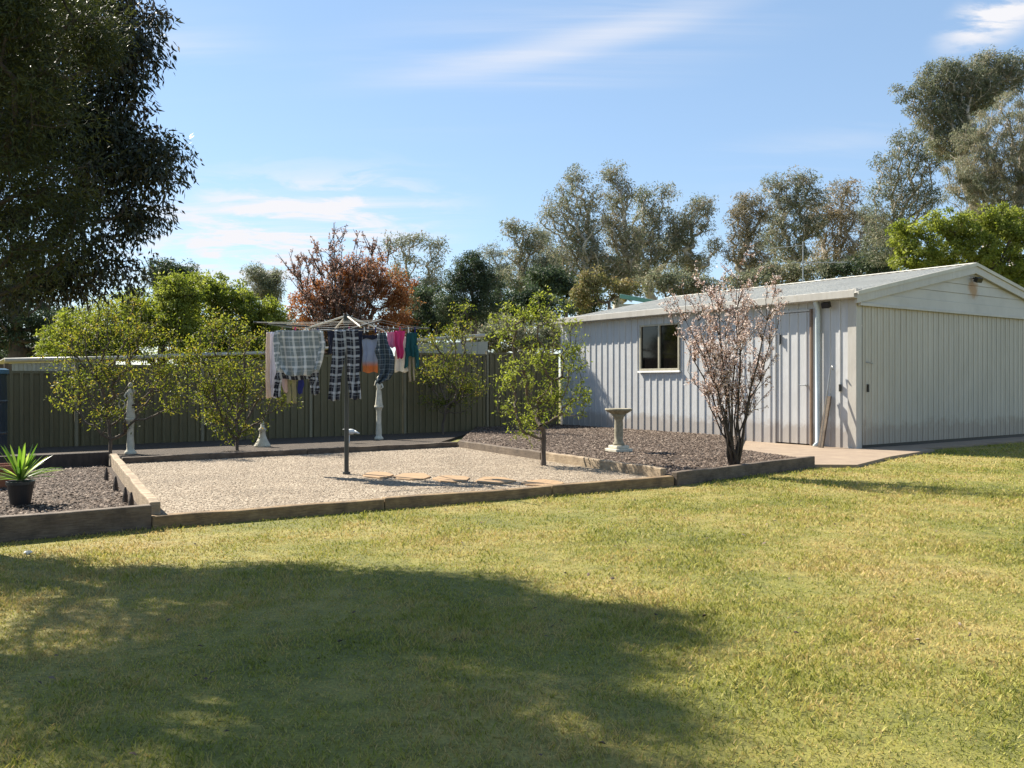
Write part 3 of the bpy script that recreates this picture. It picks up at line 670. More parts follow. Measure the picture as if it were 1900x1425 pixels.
def tree(name,label,cat,px,Y,blobs,nclump,per,cr,ll,lw,leaf,bark,seed,basez=0.,trunk_py=None,top_px=None,tip=.006,group=None,droop=.3,flat=.75,shell=.5,dscale=1.,mind=0.,pen=.35,twigs=0,sides=6,ctint=.18,wob=.12,basepx=None,maxr=None,stems=None,crownname='crown',base_t=.5,Ybase=None):
    r=np.random.default_rng(seed); C=sample(blobs,Y,nclump,r,shell,dscale,mind)
    base=np.array([(px-950)/F*Y, Ybase or Y, basez]); root=thing(name,base,label,cat,group)
    top=atY(top_px if top_px is not None else px, trunk_py, Y)
    nodes,par,rad,ends=skeleton(base-[0,0,.05],list(C),r,tip,top,wob=wob,pen=pen)
    if maxr: rad=np.minimum(rad,maxr)
    V,Fs=limb_mesh(nodes,par,rad,sides)
    np_mesh('trunk',V,Fs,4,bark,root,smooth=True)
    Vl,Fl,t=leaves(C,r,per,cr,ll,lw,droop,flat,ctint=ctint,base_t=base_t)
    k=Vl.reshape(-1,4,3)[:,:,2].min(1)>.02
    np_mesh(crownname,Vl,Fl[k],4,leaf,root,attr=t[k])
    return root
LM={}
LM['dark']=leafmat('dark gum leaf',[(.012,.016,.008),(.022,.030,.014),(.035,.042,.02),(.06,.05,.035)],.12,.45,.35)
LM['olive']=leafmat('olive needle',[(.02,.026,.008),(.04,.05,.012),(.07,.075,.02)],.25)
LM['gum']=leafmat('grey green gum leaf',[(.065,.08,.05),(.13,.15,.09),(.20,.20,.13),(.27,.22,.15)],.35)
LM['gumb']=leafmat('brown tinged gum leaf',[(.09,.09,.055),(.17,.155,.09),(.25,.20,.13),(.30,.22,.14)],.35)
LM['gumh']=leafmat('haze-paled gum leaf',[(.11,.13,.10),(.17,.19,.14),(.24,.24,.18)],.35)  # leaf colours paled to paint in the haze of distance
LM['gumd']=leafmat('deep green leaf',[(.022,.036,.02),(.045,.068,.032),(.075,.10,.045)],.28)
LM['lime']=leafmat('lime green leaf',[(.09,.12,.02),(.17,.20,.035),(.26,.28,.065)],.5)
LM['green']=leafmat('fresh green leaf',[(.09,.12,.02),(.18,.21,.035),(.30,.32,.07)],.5)
LM['mid']=leafmat('yellow green leaf',[(.06,.085,.014),(.14,.165,.026),(.235,.235,.04),(.31,.21,.06)],.52)
LM['rust']=leafmat('rust brown leaf',[(.10,.04,.02),(.22,.085,.035),(.33,.15,.06),(.30,.20,.10)],.4)
LM['pink']=leafmat('pale pink blossom',[(.17,.09,.055),(.36,.25,.19),(.62,.50,.45),(.82,.74,.70)],.3)
LM['orange']=leafmat('orange green leaf',[(.08,.09,.035),(.15,.145,.055),(.22,.16,.08)],.35)

# near tree, trunk outside the frame on the left; its crown shades the lawn
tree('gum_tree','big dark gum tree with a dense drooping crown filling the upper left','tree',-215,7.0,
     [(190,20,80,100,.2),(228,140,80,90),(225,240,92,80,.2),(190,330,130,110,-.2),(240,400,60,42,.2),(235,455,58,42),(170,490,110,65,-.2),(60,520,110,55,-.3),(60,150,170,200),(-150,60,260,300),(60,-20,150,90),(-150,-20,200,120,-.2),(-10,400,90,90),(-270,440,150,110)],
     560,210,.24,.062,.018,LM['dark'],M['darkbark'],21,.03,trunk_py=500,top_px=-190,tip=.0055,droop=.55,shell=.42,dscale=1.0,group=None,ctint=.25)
tree('feathery_tree','olive green feathery tree at the left edge in front of the dark gum','tree',-330,4.9,
     [(40,-40,90,150),(60,120,85,130),(75,300,85,120),(50,450,90,90),(-30,540,100,50),(-150,200,190,330),(-200,-60,220,190),(100,390,60,50),(-430,300,170,230),(20,-60,120,110,.7),(115,20,55,80,.35)],
     430,260,.19,.042,.007,LM['olive'],M['darkbark'],22,.0,trunk_py=480,top_px=-300,tip=.004,droop=.1,shell=.45,dscale=.8)

# yard trees
def yard(name,label,px,py,z,blobs,n,per,cr,ll,lw,leaf,bark,seed,**k):
    Y=P(px,py,z)[1]; return tree(name,label,'tree',px,Y,blobs,n,per,cr,ll,lw,leaf,bark,seed,basez=z,**k)
yard('young_tree','slender young tree with fresh green leaves growing out of the gravel',1008,864,.08,
     [(975,580,65,35),(1030,590,50,40),(935,620,38,40),(1065,650,38,55),(1000,670,75,55),(945,700,40,50),(1030,740,75,45),(975,780,45,35),(1000,555,45,20),(1085,730,25,35),(985,830,14,14),(915,590,20,18),(940,755,28,14)],
     500,12,.075,.05,.018,LM['green'],M['bark'],31,trunk_py=795,tip=.0022,droop=.15,shell=.8,wob=.12,pen=.2,maxr=.035)
yard('young_tree','tall thin leafy sapling in front of the fence right of the statue',822,806,.05,
     [(860,570,30,30),(850,620,50,40),(835,680,60,50),(800,700,40,50),(870,720,45,45),(825,745,50,30),(800,630,30,35)],
     470,11,.10,.06,.022,LM['mid'],M['bark'],32,trunk_py=785,tip=.003,droop=.1,shell=.8,wob=.12,pen=.4,maxr=.026,base_t=.38)
yard('young_tree','bushy yellow-green tree with reddish tips in front of the fence, far left',205,842,.05,
     [(200,590,80,50),(150,620,70,55),(260,620,85,60),(200,690,115,60),(140,710,55,50),(300,690,70,65),(210,765,85,32),(130,750,40,30),(330,740,40,40),(180,560,50,35),(120,650,45,50),(250,560,40,30)],
     900,10,.13,.05,.020,LM['mid'],M['bark'],33,trunk_py=815,tip=.0022,droop=.1,shell=.9,wob=.12,pen=.45,maxr=.028,base_t=.42)
yard('young_tree','olive-leaved shrub-like tree with a low crown left of the washing',440,836,.05,
     [(420,680,70,50),(385,720,60,60),(450,720,75,60),(505,700,50,65),(450,795,70,32),(400,770,40,36),(525,740,40,25),(360,650,60,50),(450,630,70,45),(400,600,50,35)],
     860,10,.13,.05,.020,LM['mid'],M['bark'],34,trunk_py=815,tip=.0022,droop=.1,shell=.9,wob=.12,pen=.45,maxr=.028,base_t=.4)

# blossom tree: several stems, upright twigs studded with blossom
def blossom(name,label,px,py,z,Y,tips,stems,seed,leaf,nb,spread,twig_h,tipr=.003,dens=26,bs=.03):
    r=np.random.default_rng(seed); base=np.array([(px-950)/F*Y,Y,z]); root=thing(name,base,label,'tree')
    b=MB(); C=[]
    for s in range(stems):
        th=r.uniform(0,2*np.pi); tgt=tips[s%len(tips)]; top=atY(tgt[0]+r.normal(0,4),tgt[1],Y)+[0,r.uniform(-.45,.45)*spread,0]
        st=base+[math.cos(th)*.05,math.sin(th)*.05,-.04]; pts=[];n=8
        for i in range(n+1):
            t=i/n; p=st+(top-st)*t; out=math.sin(t*math.pi)*.10; p=p+np.array([-(top-st)[0]*out*1.0,-(top-st)[1]*out,0])+r.normal(0,.015,3)*(i>0); pts.append(p)
        R0=r.uniform(.012,.021); b.tube(pts,[R0*(1-.82*i/n) for i in range(n+1)],6)
        for q in range(nb):
            i=r.integers(3,n+1); p=pts[i]; d=np.array([r.normal(0,.5),r.normal(0,.5),1.]); d/=np.linalg.norm(d); ln=r.uniform(.25,1)*twig_h; e=p+d*ln
            mdp=p+d*ln*.5+r.normal(0,.02,3)*1; b.tube([p,mdp,e],[tipr*1.6,tipr*1.2,tipr*.6],4)
            for t in r.uniform(.1,1,dens): c=p+(e-p)*t+r.normal(0,.016,3); C.append(c)
            for q2 in range(2):
                t=r.uniform(.2,.8); p2=p+(e-p)*t; d2=d+r.normal(0,.55,3); d2/=np.linalg.norm(d2); e2=p2+d2*ln*.4; b.tube([p2,e2],[tipr,tipr*.5],4)
                for t in r.uniform(.1,1,dens//2): C.append(p2+(e2-p2)*t+r.normal(0,.014,3))
    b.build('trunk',M['darkbark'],root,smooth=True)
    C=np.array(C); V,Fs,t=leaves(C,r,2.,.012,bs,bs*.7,0,1,.25,.25); np_mesh('blossom',V,Fs,4,leaf,root,attr=t)
    return root
Yb=P(1362,862,.15)[1]
blossom('blossom_tree','multi-stemmed bare tree covered in pale pink and russet blossom by the shed wall',1362,862,.15,Yb,
    [(1261,600),(1286,560),(1316,545),(1351,530),(1381,535),(1411,560),(1431,610),(1296,640),(1386,640),(1336,600),(1276,690),(1416,680),(1316,510),(1366,500)],16,41,LM['pink'],14,1.3,.52,dens=15,bs=.024)

# beyond the fence
def far(name,label,px,Y,blobs,n,per,cr,ll,lw,leaf,bark,seed,tpy,tip=.03,cat='tree',**k):
    k.setdefault('wob',.07)
    if 'gum_tree' in name: n=int(n*1.9); per=int(per*1.1); cr*=.66; ll*=.62; lw*=.5; tip*=.42
    else: n=int(n*1.5); per=int(per*.8); cr*=.8; ll*=.8; lw*=.8; tip*=.7
    k.setdefault('shell',.6); k.setdefault('group','trees beyond the fence' if cat=='tree' else 'shrubs beyond the fence'); return tree(name,label,cat,px,Y,blobs,n,per,cr,ll,lw,leaf,bark,seed,trunk_py=tpy,tip=tip,**k)
far('leafy_tree','lime green bushy tree above the fence, directly left of the rust coloured tree',440,20.5,
    [(420,550,62,42),(470,590,55,45),(395,600,60,50),(500,620,35,50),(440,650,90,40),(380,530,45,30),(330,590,50,40),(400,660,110,30),(500,580,28,30)],430,85,.20,.09,.042,LM['lime'],M['bark'],51,640,.006,base_t=.5)
far('leafy_tree','green bushy tree above the fence under the edge of the dark gum crown',300,19.3,
    [(340,550,50,42),(290,600,75,45),(350,630,60,40),(220,640,70,35),(320,530,34,25),(160,610,60,50),(250,575,65,45),(120,640,50,40)],460,85,.19,.09,.04,LM['lime'],M['bark'],52,640,.006)
far('dark_tree','dark shaded tree behind the lean-to at the far left, its trunk above the fence',32,22,
    [(70,610,70,50),(0,580,90,60),(110,640,60,35),(-80,600,80,70),(30,520,90,50),(-10,640,60,34)],240,85,.28,.11,.04,LM['gumd'],M['bark'],53,600,.02,maxr=.26)
far('gum_tree','small dark round gum just right of the big dark crown',335,46,[(330,505,38,28),(345,520,30,28),(300,510,40,30),(330,550,50,30)],90,60,.55,.3,.10,LM['gumd'],M['gumbark'],54,560,.03)
far('rust_tree','broad rust brown leaved tree behind the clothes hoist','' or 675,24,
    [(580,560,50,45),(640,550,55,50),(700,520,45,48),(745,550,38,48),(640,600,95,35),(720,600,55,35),(660,510,60,35)],330,80,.24,.10,.038,LM['rust'],M['bark'],55,620,.007,ctint=.16)
Yq=23.2
def barespikes():
    # bare upright twigs rising out of the rust tree
    tips=[(545,510),(565,490),(590,475),(610,462),(635,455),(655,460),(680,472),(700,480),(560,530),(620,480),(720,490)]
    return blossom('bare_tree','bare spiky twigged tree showing above the left of the rust tree',640,800,0,Yq,tips,26,61,LM['rusty'],12,1.6,.8,tipr=.008,dens=5,bs=.055)
LM['rusty']=leafmat('budding leaf',[(.14,.07,.05),(.26,.15,.11),(.40,.28,.24)],.3)
barespikes()
far('gum_tree','small isolated grey gum between the lime green tree and rust tree',490,62,[(475,510,22,20),(505,520,24,24),(490,545,34,22)],60,70,.75,.36,.11,LM['gum'],M['gumbark'],56,560,.04)
far('gum_tree','umbrella-topped gum rising right behind the rust tree',772,58,[(735,450,26,18),(775,445,30,18),(810,460,20,20),(755,480,28,18),(805,490,25,16),(740,510,28,20),(800,525,35,25),(770,560,60,30)],100,45,.75,.36,.11,LM['gum'],M['gumbark'],57,575,.04,mind=.3)
far('gum_tree','squat dark tree between the umbrella-topped gum and the tall central gums',880,23.8,[(878,490,36,24),(855,520,38,28),(905,530,35,30),(880,570,55,32),(840,560,40,30)],210,60,.26,.12,.045,LM['gumd'],M['bark'],58,560,.010)
far('gum_tree','small-crowned gum standing left of the tall central gums',968,52,[(955,425,26,18),(985,450,30,24),(960,475,25,20),(1000,500,38,30),(960,520,40,26)],110,45,.62,.32,.10,LM['gum'],M['gumbark'],59,560,.035,mind=.25)
far('gum_tree','tallest central gum with a ragged twin-pointed grey green crown',1080,56,[(1070,330,26,28),(1050,375,36,36),(1095,375,30,35),(1030,405,36,24),(1075,425,50,34),(1060,470,60,40),(1110,505,55,38),(1040,515,50,30),(1085,450,40,40)],270,38,.66,.30,.10,LM['gum'],M['gumbark'],60,565,.04,mind=.3,pen=.2)
far('gum_tree','narrow tall gum close to the right of the tallest central gum',1145,57,[(1140,325,24,26),(1150,365,28,35),(1135,410,30,32),(1160,450,40,36),(1130,490,50,34),(1165,510,45,30)],200,38,.66,.30,.10,LM['gum'],M['gumbark'],62,560,.04,mind=.25,pen=.2,base_t=.6)
far('gum_tree','open crowned gum with flat branches above the shed\'s far end',1215,60,[(1195,365,26,20),(1235,360,24,18),(1210,400,40,26),(1190,440,42,30),(1225,465,50,38),(1180,500,50,30),(1255,420,28,24)],190,38,.7,.35,.11,LM['gum'],M['gumbark'],63,565,.04,mind=.3,pen=.2)
far('gum_tree','thin gum with bare lower trunks and small flat crown, above the blossom tree',1290,60,[(1300,385,30,20),(1280,410,34,22),(1310,420,18,14),(1265,445,28,24),(1290,490,30,24),(1325,455,16,18)],110,40,.66,.30,.10,LM['gum'],M['gumbark'],64,550,.045,mind=.3,pen=.15)
far('gum_tree','olive crowned gum immediately right of the sky gap above the blossom tree',1392,60,[(1385,380,34,24),(1370,405,24,20),(1410,395,30,24),(1385,440,32,24),(1400,485,36,24),(1365,470,22,18)],120,40,.68,.34,.10,LM['gumb'],M['gumbark'],65,555,.045,mind=.3,pen=.15,base_t=.35)
far('gum_tree','green topped gum behind the antenna mast',1470,62,[(1440,345,28,22),(1485,335,30,22),(1470,375,44,28),(1515,365,22,22),(1450,420,38,30),(1465,465,44,26),(1500,420,30,30)],180,38,.7,.35,.11,LM['gum'],M['gumbark'],66,560,.045,mind=.3,pen=.15)
far('gum_tree','brownish wispy gum between the antenna and the big right gums',1545,64,[(1570,355,34,26),(1520,400,38,32),(1565,400,40,34),(1550,445,44,30),(1590,465,36,26),(1530,480,44,24),(1620,420,30,30)],190,36,.72,.35,.11,LM['gumb'],M['gumbark'],67,555,.045,mind=.3,pen=.15,base_t=.45)
far('gum_tree','dark layered gum leaning left below the biggest right hand gum',1735,46,[(1690,265,36,26),(1720,290,36,30),(1650,300,28,22),(1670,330,40,26),(1640,360,28,30),(1700,365,46,34),(1650,410,40,34),(1640,460,40,34)],210,48,.52,.27,.085,LM['gum'],M['gumbark'],68,500,.03,mind=.4,base_t=.35)
far('gum_tree','biggest gum with a broad spreading crown reaching highest at the upper right',1835,42,[(1755,140,46,28),(1800,170,55,45),(1830,125,35,28),(1870,140,36,40),(1720,170,30,26),(1680,180,16,12),(1700,205,18,12),(1750,215,50,32),(1770,260,50,36),(1665,165,9,8)],320,70,.46,.24,.075,LM['gum'],M['gumbark'],69,430,.028,mind=.3,base_t=.45)
far('gum_tree','weeping pale olive gum at the right edge in front of the biggest gum',1885,36,[(1870,220,55,60),(1840,290,70,60),(1900,330,80,80),(1820,350,70,50),(1960,230,80,110),(1860,400,90,60),(1790,330,50,50),(1800,260,50,50)],480,75,.38,.20,.045,LM['gum'],M['gumbark'],70,420,.022,droop=.7,base_t=.62)
far('leafy_tree','bright lime green tree rising behind the shed ridge at the right edge',1810,29,[(1690,435,42,30),(1745,415,40,30),(1790,430,50,40),(1850,405,40,30),(1890,430,60,45),(1740,470,70,34),(1830,480,90,45),(1960,440,60,60),(1700,490,50,26),(1900,520,90,50)],520,85,.26,.13,.06,LM['lime'],M['bark'],71,480,.008,base_t=.6)
# a second, farther row of gums filling in between
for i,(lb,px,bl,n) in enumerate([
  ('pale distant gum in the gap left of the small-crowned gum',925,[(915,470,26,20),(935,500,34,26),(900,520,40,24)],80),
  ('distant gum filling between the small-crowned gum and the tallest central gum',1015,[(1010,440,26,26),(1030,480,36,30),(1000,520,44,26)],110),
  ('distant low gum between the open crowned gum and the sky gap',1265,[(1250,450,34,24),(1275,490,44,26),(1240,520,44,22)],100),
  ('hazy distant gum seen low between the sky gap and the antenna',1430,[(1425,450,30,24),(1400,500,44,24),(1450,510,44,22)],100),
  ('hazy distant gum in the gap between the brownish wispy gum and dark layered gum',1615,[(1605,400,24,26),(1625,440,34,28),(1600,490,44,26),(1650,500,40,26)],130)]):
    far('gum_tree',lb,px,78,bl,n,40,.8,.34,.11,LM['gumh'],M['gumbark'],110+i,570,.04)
# understorey
for i,(lb,px,Y,bl,n,cr,ll,lf) in enumerate([
  ('dark green shrub behind the fence just right of the rust tree',790,26,[(790,560,32,40),(770,600,40,40),(815,600,40,40)],120,.26,.12,'gumd'),
  ('mid green shrub behind the fence over the young sapling',860,30,[(850,585,45,35),(900,600,50,30)],130,.3,.14,'gum'),
  ('dark bushy shrub behind the fence left of the shed\'s far end',985,36,[(960,560,50,35),(1010,570,50,35),(930,590,50,30)],170,.36,.17,'gumd'),
  ('orange tinged bush over the far end of the shed',1130,38,[(1100,520,34,22),(1150,535,46,22),(1080,550,40,26)],70,.36,.17,'orange'),
  ('deep green bush between the orange tinged bush and the central gums',1050,42,[(1040,530,45,34),(1090,560,50,30),(1010,520,40,30)],130,.42,.2,'gumd'),
  ('grey green bush above the shed roof left of the blossom tree',1240,46,[(1230,520,50,28),(1290,535,45,24)],110,.46,.2,'gum'),
  ('grey green bush above the shed roof right of the blossom tree',1450,50,[(1430,505,55,26),(1500,505,50,24),(1380,525,50,24)],130,.48,.22,'gum'),
  ('dull green bush above the shed roof near the lime green tree',1590,50,[(1560,500,50,22),(1630,490,45,26),(1660,460,30,26)],130,.48,.22,'gumd'),
  ('dark green bush behind the fence by the shed\'s far left corner',990,27,[(930,620,50,34),(990,630,50,34),(1040,620,40,34),(890,640,40,24)],170,.28,.12,'gum'),
  ('shaded bush behind the fence left of the washing',560,26,[(540,620,60,40),(600,640,60,30),(480,650,50,30)],120,.28,.12,'gumd'),
  ('shaded green bush under the dark tree at the left edge',150,27,[(150,630,60,36),(210,640,50,30),(100,600,50,40),(40,650,70,30)],170,.3,.13,'gumd')]):
    far('bush',lb,px,Y,bl,n,(45 if Y>44 else 70),cr,ll,ll*.42,LM[lf],M['bark'],80+i,int(bl[0][1]+40),.01,cat='bush')

# ------------------------------------------------------------------ TV antenna
Ya=30; an=thing('tv_antenna',atY(1490,560,Ya)*[1,1,0],'thin metal television antenna on a tall mast behind the shed roof','antenna')
b=MB(); b.tube([atY(1490,700,Ya)*[1,1,0],atY(1490,448,Ya)],.022,8); b.build('mast',M['galv'],an)
b=MB(); b.tube([atY(1422,462,Ya),atY(1490,455,Ya)],.014,6)
for px in range(1425,1490,9): p=atY(px,460,Ya); b.tube([p+[-.12,-.5,-.02],p+[.12,.5,.02]],.008,4)
b.build('aerial',M['galv'],an)
b=MB(); b.tube([atY(1468,488,Ya),atY(1572,487,Ya)],.014,6)
for px in range(1475,1572,14): p=atY(px,487,Ya); b.tube([p+[-.05,-.4,0],p+[.05,.4,0]],.008,4)
b.build('aerial',M['galv'],an)

# ------------------------------------------------------------------ rotary hoist and washing
HP=P(643,880,.08); HY=HP[1]; AZ=1.93
hoist=thing('rotary_clothesline',HP,'rotary clothes hoist with dark pole and cream struts standing in the gravel','clothesline')
b=MB(); b.tube([HP-[0,0,.05],HP+[0,0,1.0]],.029,12); b.tube([HP+[0,0,.9],[HP[0],HP[1],2.05]],.024,12); b.tube([HP-[0,0,.02],HP+[0,0,.03]],.05,12); b.build('pole',M['pole'],hoist,smooth=False)
b=MB(); b.tube([[HP[0],HP[1],1.98],[HP[0],HP[1],2.09]],.042,12); b.tube([[HP[0],HP[1],1.86],[HP[0],HP[1],1.93]],.04,12); b.build('hub',M['pole'],hoist)
ends=[]; TIP=1.16; ph0=R(31)
for i in range(4):
    a=ph0+i*math.pi/2; d=np.array([math.cos(a),math.sin(a),0]); c=np.array([HP[0],HP[1],0.])
    e=c+d*TIP+[0,0,AZ+.03]; ends.append((c,d)); b=MB(); b.tube([c+[0,0,1.90],e],.010,8); b.build('arm',M['pole'],hoist)
    b=MB(); b.tube([c+d*.03+[0,0,2.07],c+d*.50+[0,0,1.91]],.012,8); b.build('strut',M['strut'],hoist)
b=MB()
for rr in (.5,.78,1.0,1.14):
    for i in range(4):
        c,d=ends[i]; c2,d2=ends[(i+1)%4]; z=1.90+.06*rr/TIP
        p=c+d*rr+[0,0,z]; q=c+d2*rr+[0,0,z]; mdl=(p+q)/2-[0,0,.015]; b.tube([p,mdl,q],.0016,4)
b.build('line',M['wire'],hoist)

def plaid(name,base,dark,light,n,width=.34,both=.5,blur=.04,dirt=0):
    def fn(nn,l,b):
        c=nn.new('ShaderNodeUVMap'); c.uv_map='UVMap'; s=nn.new('ShaderNodeSeparateXYZ'); l.new(c.outputs[0],s.inputs[0])
        def stripe(o,k,wd,ph=0):
            m=nn.new('ShaderNodeMath');m.operation='MULTIPLY_ADD';l.new(o,m.inputs[0]);m.inputs[1].default_value=k;m.inputs[2].default_value=ph
            f=nn.new('ShaderNodeMath');f.operation='FRACT';l.new(m.outputs[0],f.inputs[0])
            g=nn.new('ShaderNodeMath');g.operation='LESS_THAN';l.new(f.outputs[0],g.inputs[0]);g.inputs[1].default_value=wd;return g.outputs[0]
        x=stripe(s.outputs[0],n,1-width);y=stripe(s.outputs[1],n,1-width)
        c1=mixc(nn,l,x,light,base); c2=mixc(nn,l,y,light,base); c3=mixc(nn,l,both,c1,c2)
        mm=nn.new('ShaderNodeMath');mm.operation='MULTIPLY';l.new(x,mm.inputs[0]);l.new(y,mm.inputs[1])
        c4=mixc(nn,l,mm.outputs[0],c3,dark)
        tx=stripe(s.outputs[0],n,.06,.55);ty=stripe(s.outputs[1],n,.06,.55);mx=nn.new('ShaderNodeMath');mx.operation='MAXIMUM';l.new(tx,mx.inputs[0]);l.new(ty,mx.inputs[1])
        fm=nn.new('ShaderNodeMath');fm.operation='MULTIPLY';l.new(mx.outputs[0],fm.inputs[0]);fm.inputs[1].default_value=.4
        c5=mixc(nn,l,fm.outputs[0],c4,light)
        l.new(c5,b.inputs['Base Color']);b.inputs['Roughness'].default_value=.9
    return mat(name,fn)
def cloth(name,c,c2=None,split=None,transl=.25):
    def fn(n,l,b):
        col=None
        f=noise(n,l,9,4); r=ramp(n,[(.3,tuple(x*.85 for x in c)),(.7,c)]); l.new(f,r.inputs[0]); col=r.outputs[0]
        if c2:
            uvn=n.new('ShaderNodeUVMap');s=n.new('ShaderNodeSeparateXYZ');l.new(uvn.outputs[0],s.inputs[0])
            r2=ramp(n,[(max(0,split-.08),(0,0,0)),(split+.08,(1,1,1))]);l.new(s.outputs[1],r2.inputs[0]);col=mixc(n,l,r2.outputs[0],c2,r.outputs[0])
        l.new(col,b.inputs['Base Color']);b.inputs['Roughness'].default_value=.9
        t=n.new('ShaderNodeBsdfTranslucent');l.new(col,t.inputs[0]);x=n.new('ShaderNodeMixShader');x.inputs[0].default_value=transl
        l.new(b.outputs[0],x.inputs[1]);l.new(t.outputs[0],x.inputs[2]);l.new(x.outputs[0],n['Material Output'].inputs['Surface'])
    return mat(name,fn)
def garment(name,label,cat,outline,dY,m,seed,folds=.02,nf=4,th=.012,yaw=0.,uvs=1.,nx=26,ny=40,parent=None,sway=.0):
    """outline rows: (py, pxL, pxR) list top to bottom or list of several such columns; drawn at hoist depth + dY"""
    r=np.random.default_rng(seed); Yg=HY+dY; cols=outline if isinstance(outline[0],list) else [outline]
    V=[];Fs=[];UV=[]
    ph=r.uniform(0,6.28,4)
    for oc in cols:
        pys=np.array([o[0] for o in oc],float); Ls=np.array([o[1] for o in oc],float); Rs=np.array([o[2] for o in oc],float)
        x0=min(Ls); x1=max(Rs); y0,y1=pys[0],pys[-1]
        for side in (-1,1):
            base=len(V)
            for j in range(ny+1):
                py=y0+(y1-y0)*j/ny; a=np.interp(py,pys,Ls); b_=np.interp(py,pys,Rs); t=j/ny
                for i in range(nx+1):
                    s=i/nx; px=a+(b_-a)*s; wob_=(.6*math.sin(6*t+ph[0])+.4*math.sin(13*t+ph[1]))*(1.2 if 0<s<1 else 1.0)
                    px+=wob_*1.0; p=atY(px,py+(1.4*math.sin(s*9+ph[2]) if j==ny else 0),Yg)
                    ff=1.5*folds*(.25+.9*t)*(math.sin(s*nf*6.28+ph[3]+1.3*math.sin(3*t+ph[0]))+.4*math.sin(s*nf*13+ph[1]))
                    thk=th*side*math.sin(math.pi*min(1,max(0,s)))**.5
                    p=p+[ (px-(x0+x1)/2)*0,ff+thk+sway*t+math.tan(yaw)*(px-(x0+x1)/2)/F*Yg,0]
                    V.append(p); UV.append(((px-x0)/F*Yg*uvs+.02*math.sin(4*t+ph[1]),(y1-py)/(y1-y0) if uvs==1. else (y1-py)/F*Yg*uvs+.004*math.sin(7*s+ph[2])))
            for j in range(ny):
                for i in range(nx):
                    q=(base+j*(nx+1)+i,base+j*(nx+1)+i+1,base+(j+1)*(nx+1)+i+1,base+(j+1)*(nx+1)+i); Fs.append(q if side<0 else q[::-1])
        # close rim
        n1=(nx+1)*(ny+1); b0=len(V)-2*n1
        rim=[i for i in range(nx+1)]+[ (nx+1)*(j+1)+nx for j in range(ny)]+[(nx+1)*ny+nx-1-i for i in range(nx)]+[(nx+1)*(ny-1-j) for j in range(ny-1)]
        for k in range(len(rim)):
            a,b2=rim[k],rim[(k+1)%len(rim)]; Fs.append((b0+a,b0+n1+a,b0+n1+b2,b0+b2))
    mb=MB(); mb.add(V,Fs); o=mb.build(name,m,parent,smooth=True)
    uvl=o.data.uv_layers.new(name='UVMap'); UVa=np.array(UV,np.float32); vi=np.zeros(len(o.data.loops),np.int32); o.data.loops.foreach_get('vertex_index',vi); uvl.data.foreach_set('uv',UVa[vi].ravel())
    if parent is None: setp(o,label,cat,'washing on the hoist')
    return o
G={}
G['lp']=plaid('light grey plaid',(.27,.31,.35),(.19,.23,.25),(.66,.68,.70),8.,.22)
G['dp']=plaid('black and white plaid',(.13,.15,.19),(.010,.013,.025),(.40,.43,.48),9.,.26)
G['dpb']=plaid('navy plaid',(.10,.13,.19),(.012,.018,.045),(.42,.45,.5),10.,.34)
G['white']=cloth('white cotton',(.66,.66,.74)); G['cream']=cloth('cream cotton',(.72,.58,.48)); G['navy']=cloth('navy knit',(.02,.025,.05)); G['jean']=plaid('dark blue print',(.03,.05,.075),(.015,.03,.05),(.14,.18,.22),16.,.2)
G['tow']=cloth('blue and orange towel',(.36,.42,.56),(.62,.22,.07),.24); G['pink']=cloth('hot pink',(.62,.05,.22)); G['lpink']=cloth('pale pink',(.66,.28,.46)); G['teal']=cloth('teal',(.008,.085,.105)); G['khaki']=cloth('khaki sock',(.34,.32,.20)); G['rose']=cloth('rose white',(.66,.50,.47)); G['blu']=cloth('royal blue',(.025,.035,.20)); G['wht']=cloth('plain white',(.78,.76,.72)); G['beige']=cloth('beige ribbon',(.34,.30,.24))
TOPY=614
garment('trousers','long white and cream trousers hanging at the left end of the hoist','trousers',[(616,496,520),(640,494,524),(738,494,516)],.25,G['white'],1,.012,2)
garment('cloth','narrow cream cloth hanging along the left edge of the white trousers','cloth',[(617,493,500),(738,493,502)],.20,G['cream'],2,.008,1,nx=8)
sh_=garment('shirt','light grey checked shirt hung by its hem, widest garment on the left','shirt',[(613,514,596),(640,512,598),(665,514,592),(685,520,586),(697,530,575)],-.10,G['lp'],3,.022,3,uvs=1.01)
for oc in ([(614,510,520),(635,505,518),(665,509,520),(690,512,522)],[(614,590,600),(640,592,603),(665,587,600),(688,580,592)]): garment('sleeve','','',oc,-.13,G['lp'],4,.012,1,uvs=1.01,nx=8,ny=24,parent=sh_)
garment('shirt','dark navy and white checked shirt peeping out below the light grey one','shirt',[[(660,536,562),(680,514,590),(704,510,592)],[(700,510,524),(720,507,520),(737,508,522)],[(700,572,590),(722,576,592),(732,580,592)]],.02,G['dp'],5,.012,3,uvs=1.01)
garment('sock','pale rose sock hanging leftmost below the checked shirts','sock',[(690,522,533),(718,523,533),(728,526,534)],.12,G['rose'],6,.006,1,nx=8,ny=14)
garment('sock','khaki sock hanging left of its pair','sock',[(690,531,539),(730,531,539),(748,532,540)],.14,G['khaki'],7,.006,1,nx=8,ny=14)
garment('sock','khaki sock hanging nearest the royal blue cloth','sock',[(690,542,550),(730,542,550),(748,543,550)],.14,G['khaki'],8,.006,1,nx=8,ny=14)
garment('cloth','small royal blue cloth hanging below the checked shirt','cloth',[(695,553,562),(715,552,564),(731,553,561)],.13,G['blu'],9,.006,1,nx=8,ny=14)
garment('shirt','dark checked shirt end hanging right of the royal blue cloth','shirt',[(690,575,588),(715,576,592),(727,582,592)],.16,G['dpb'],10,.010,1,uvs=1.01,nx=10)
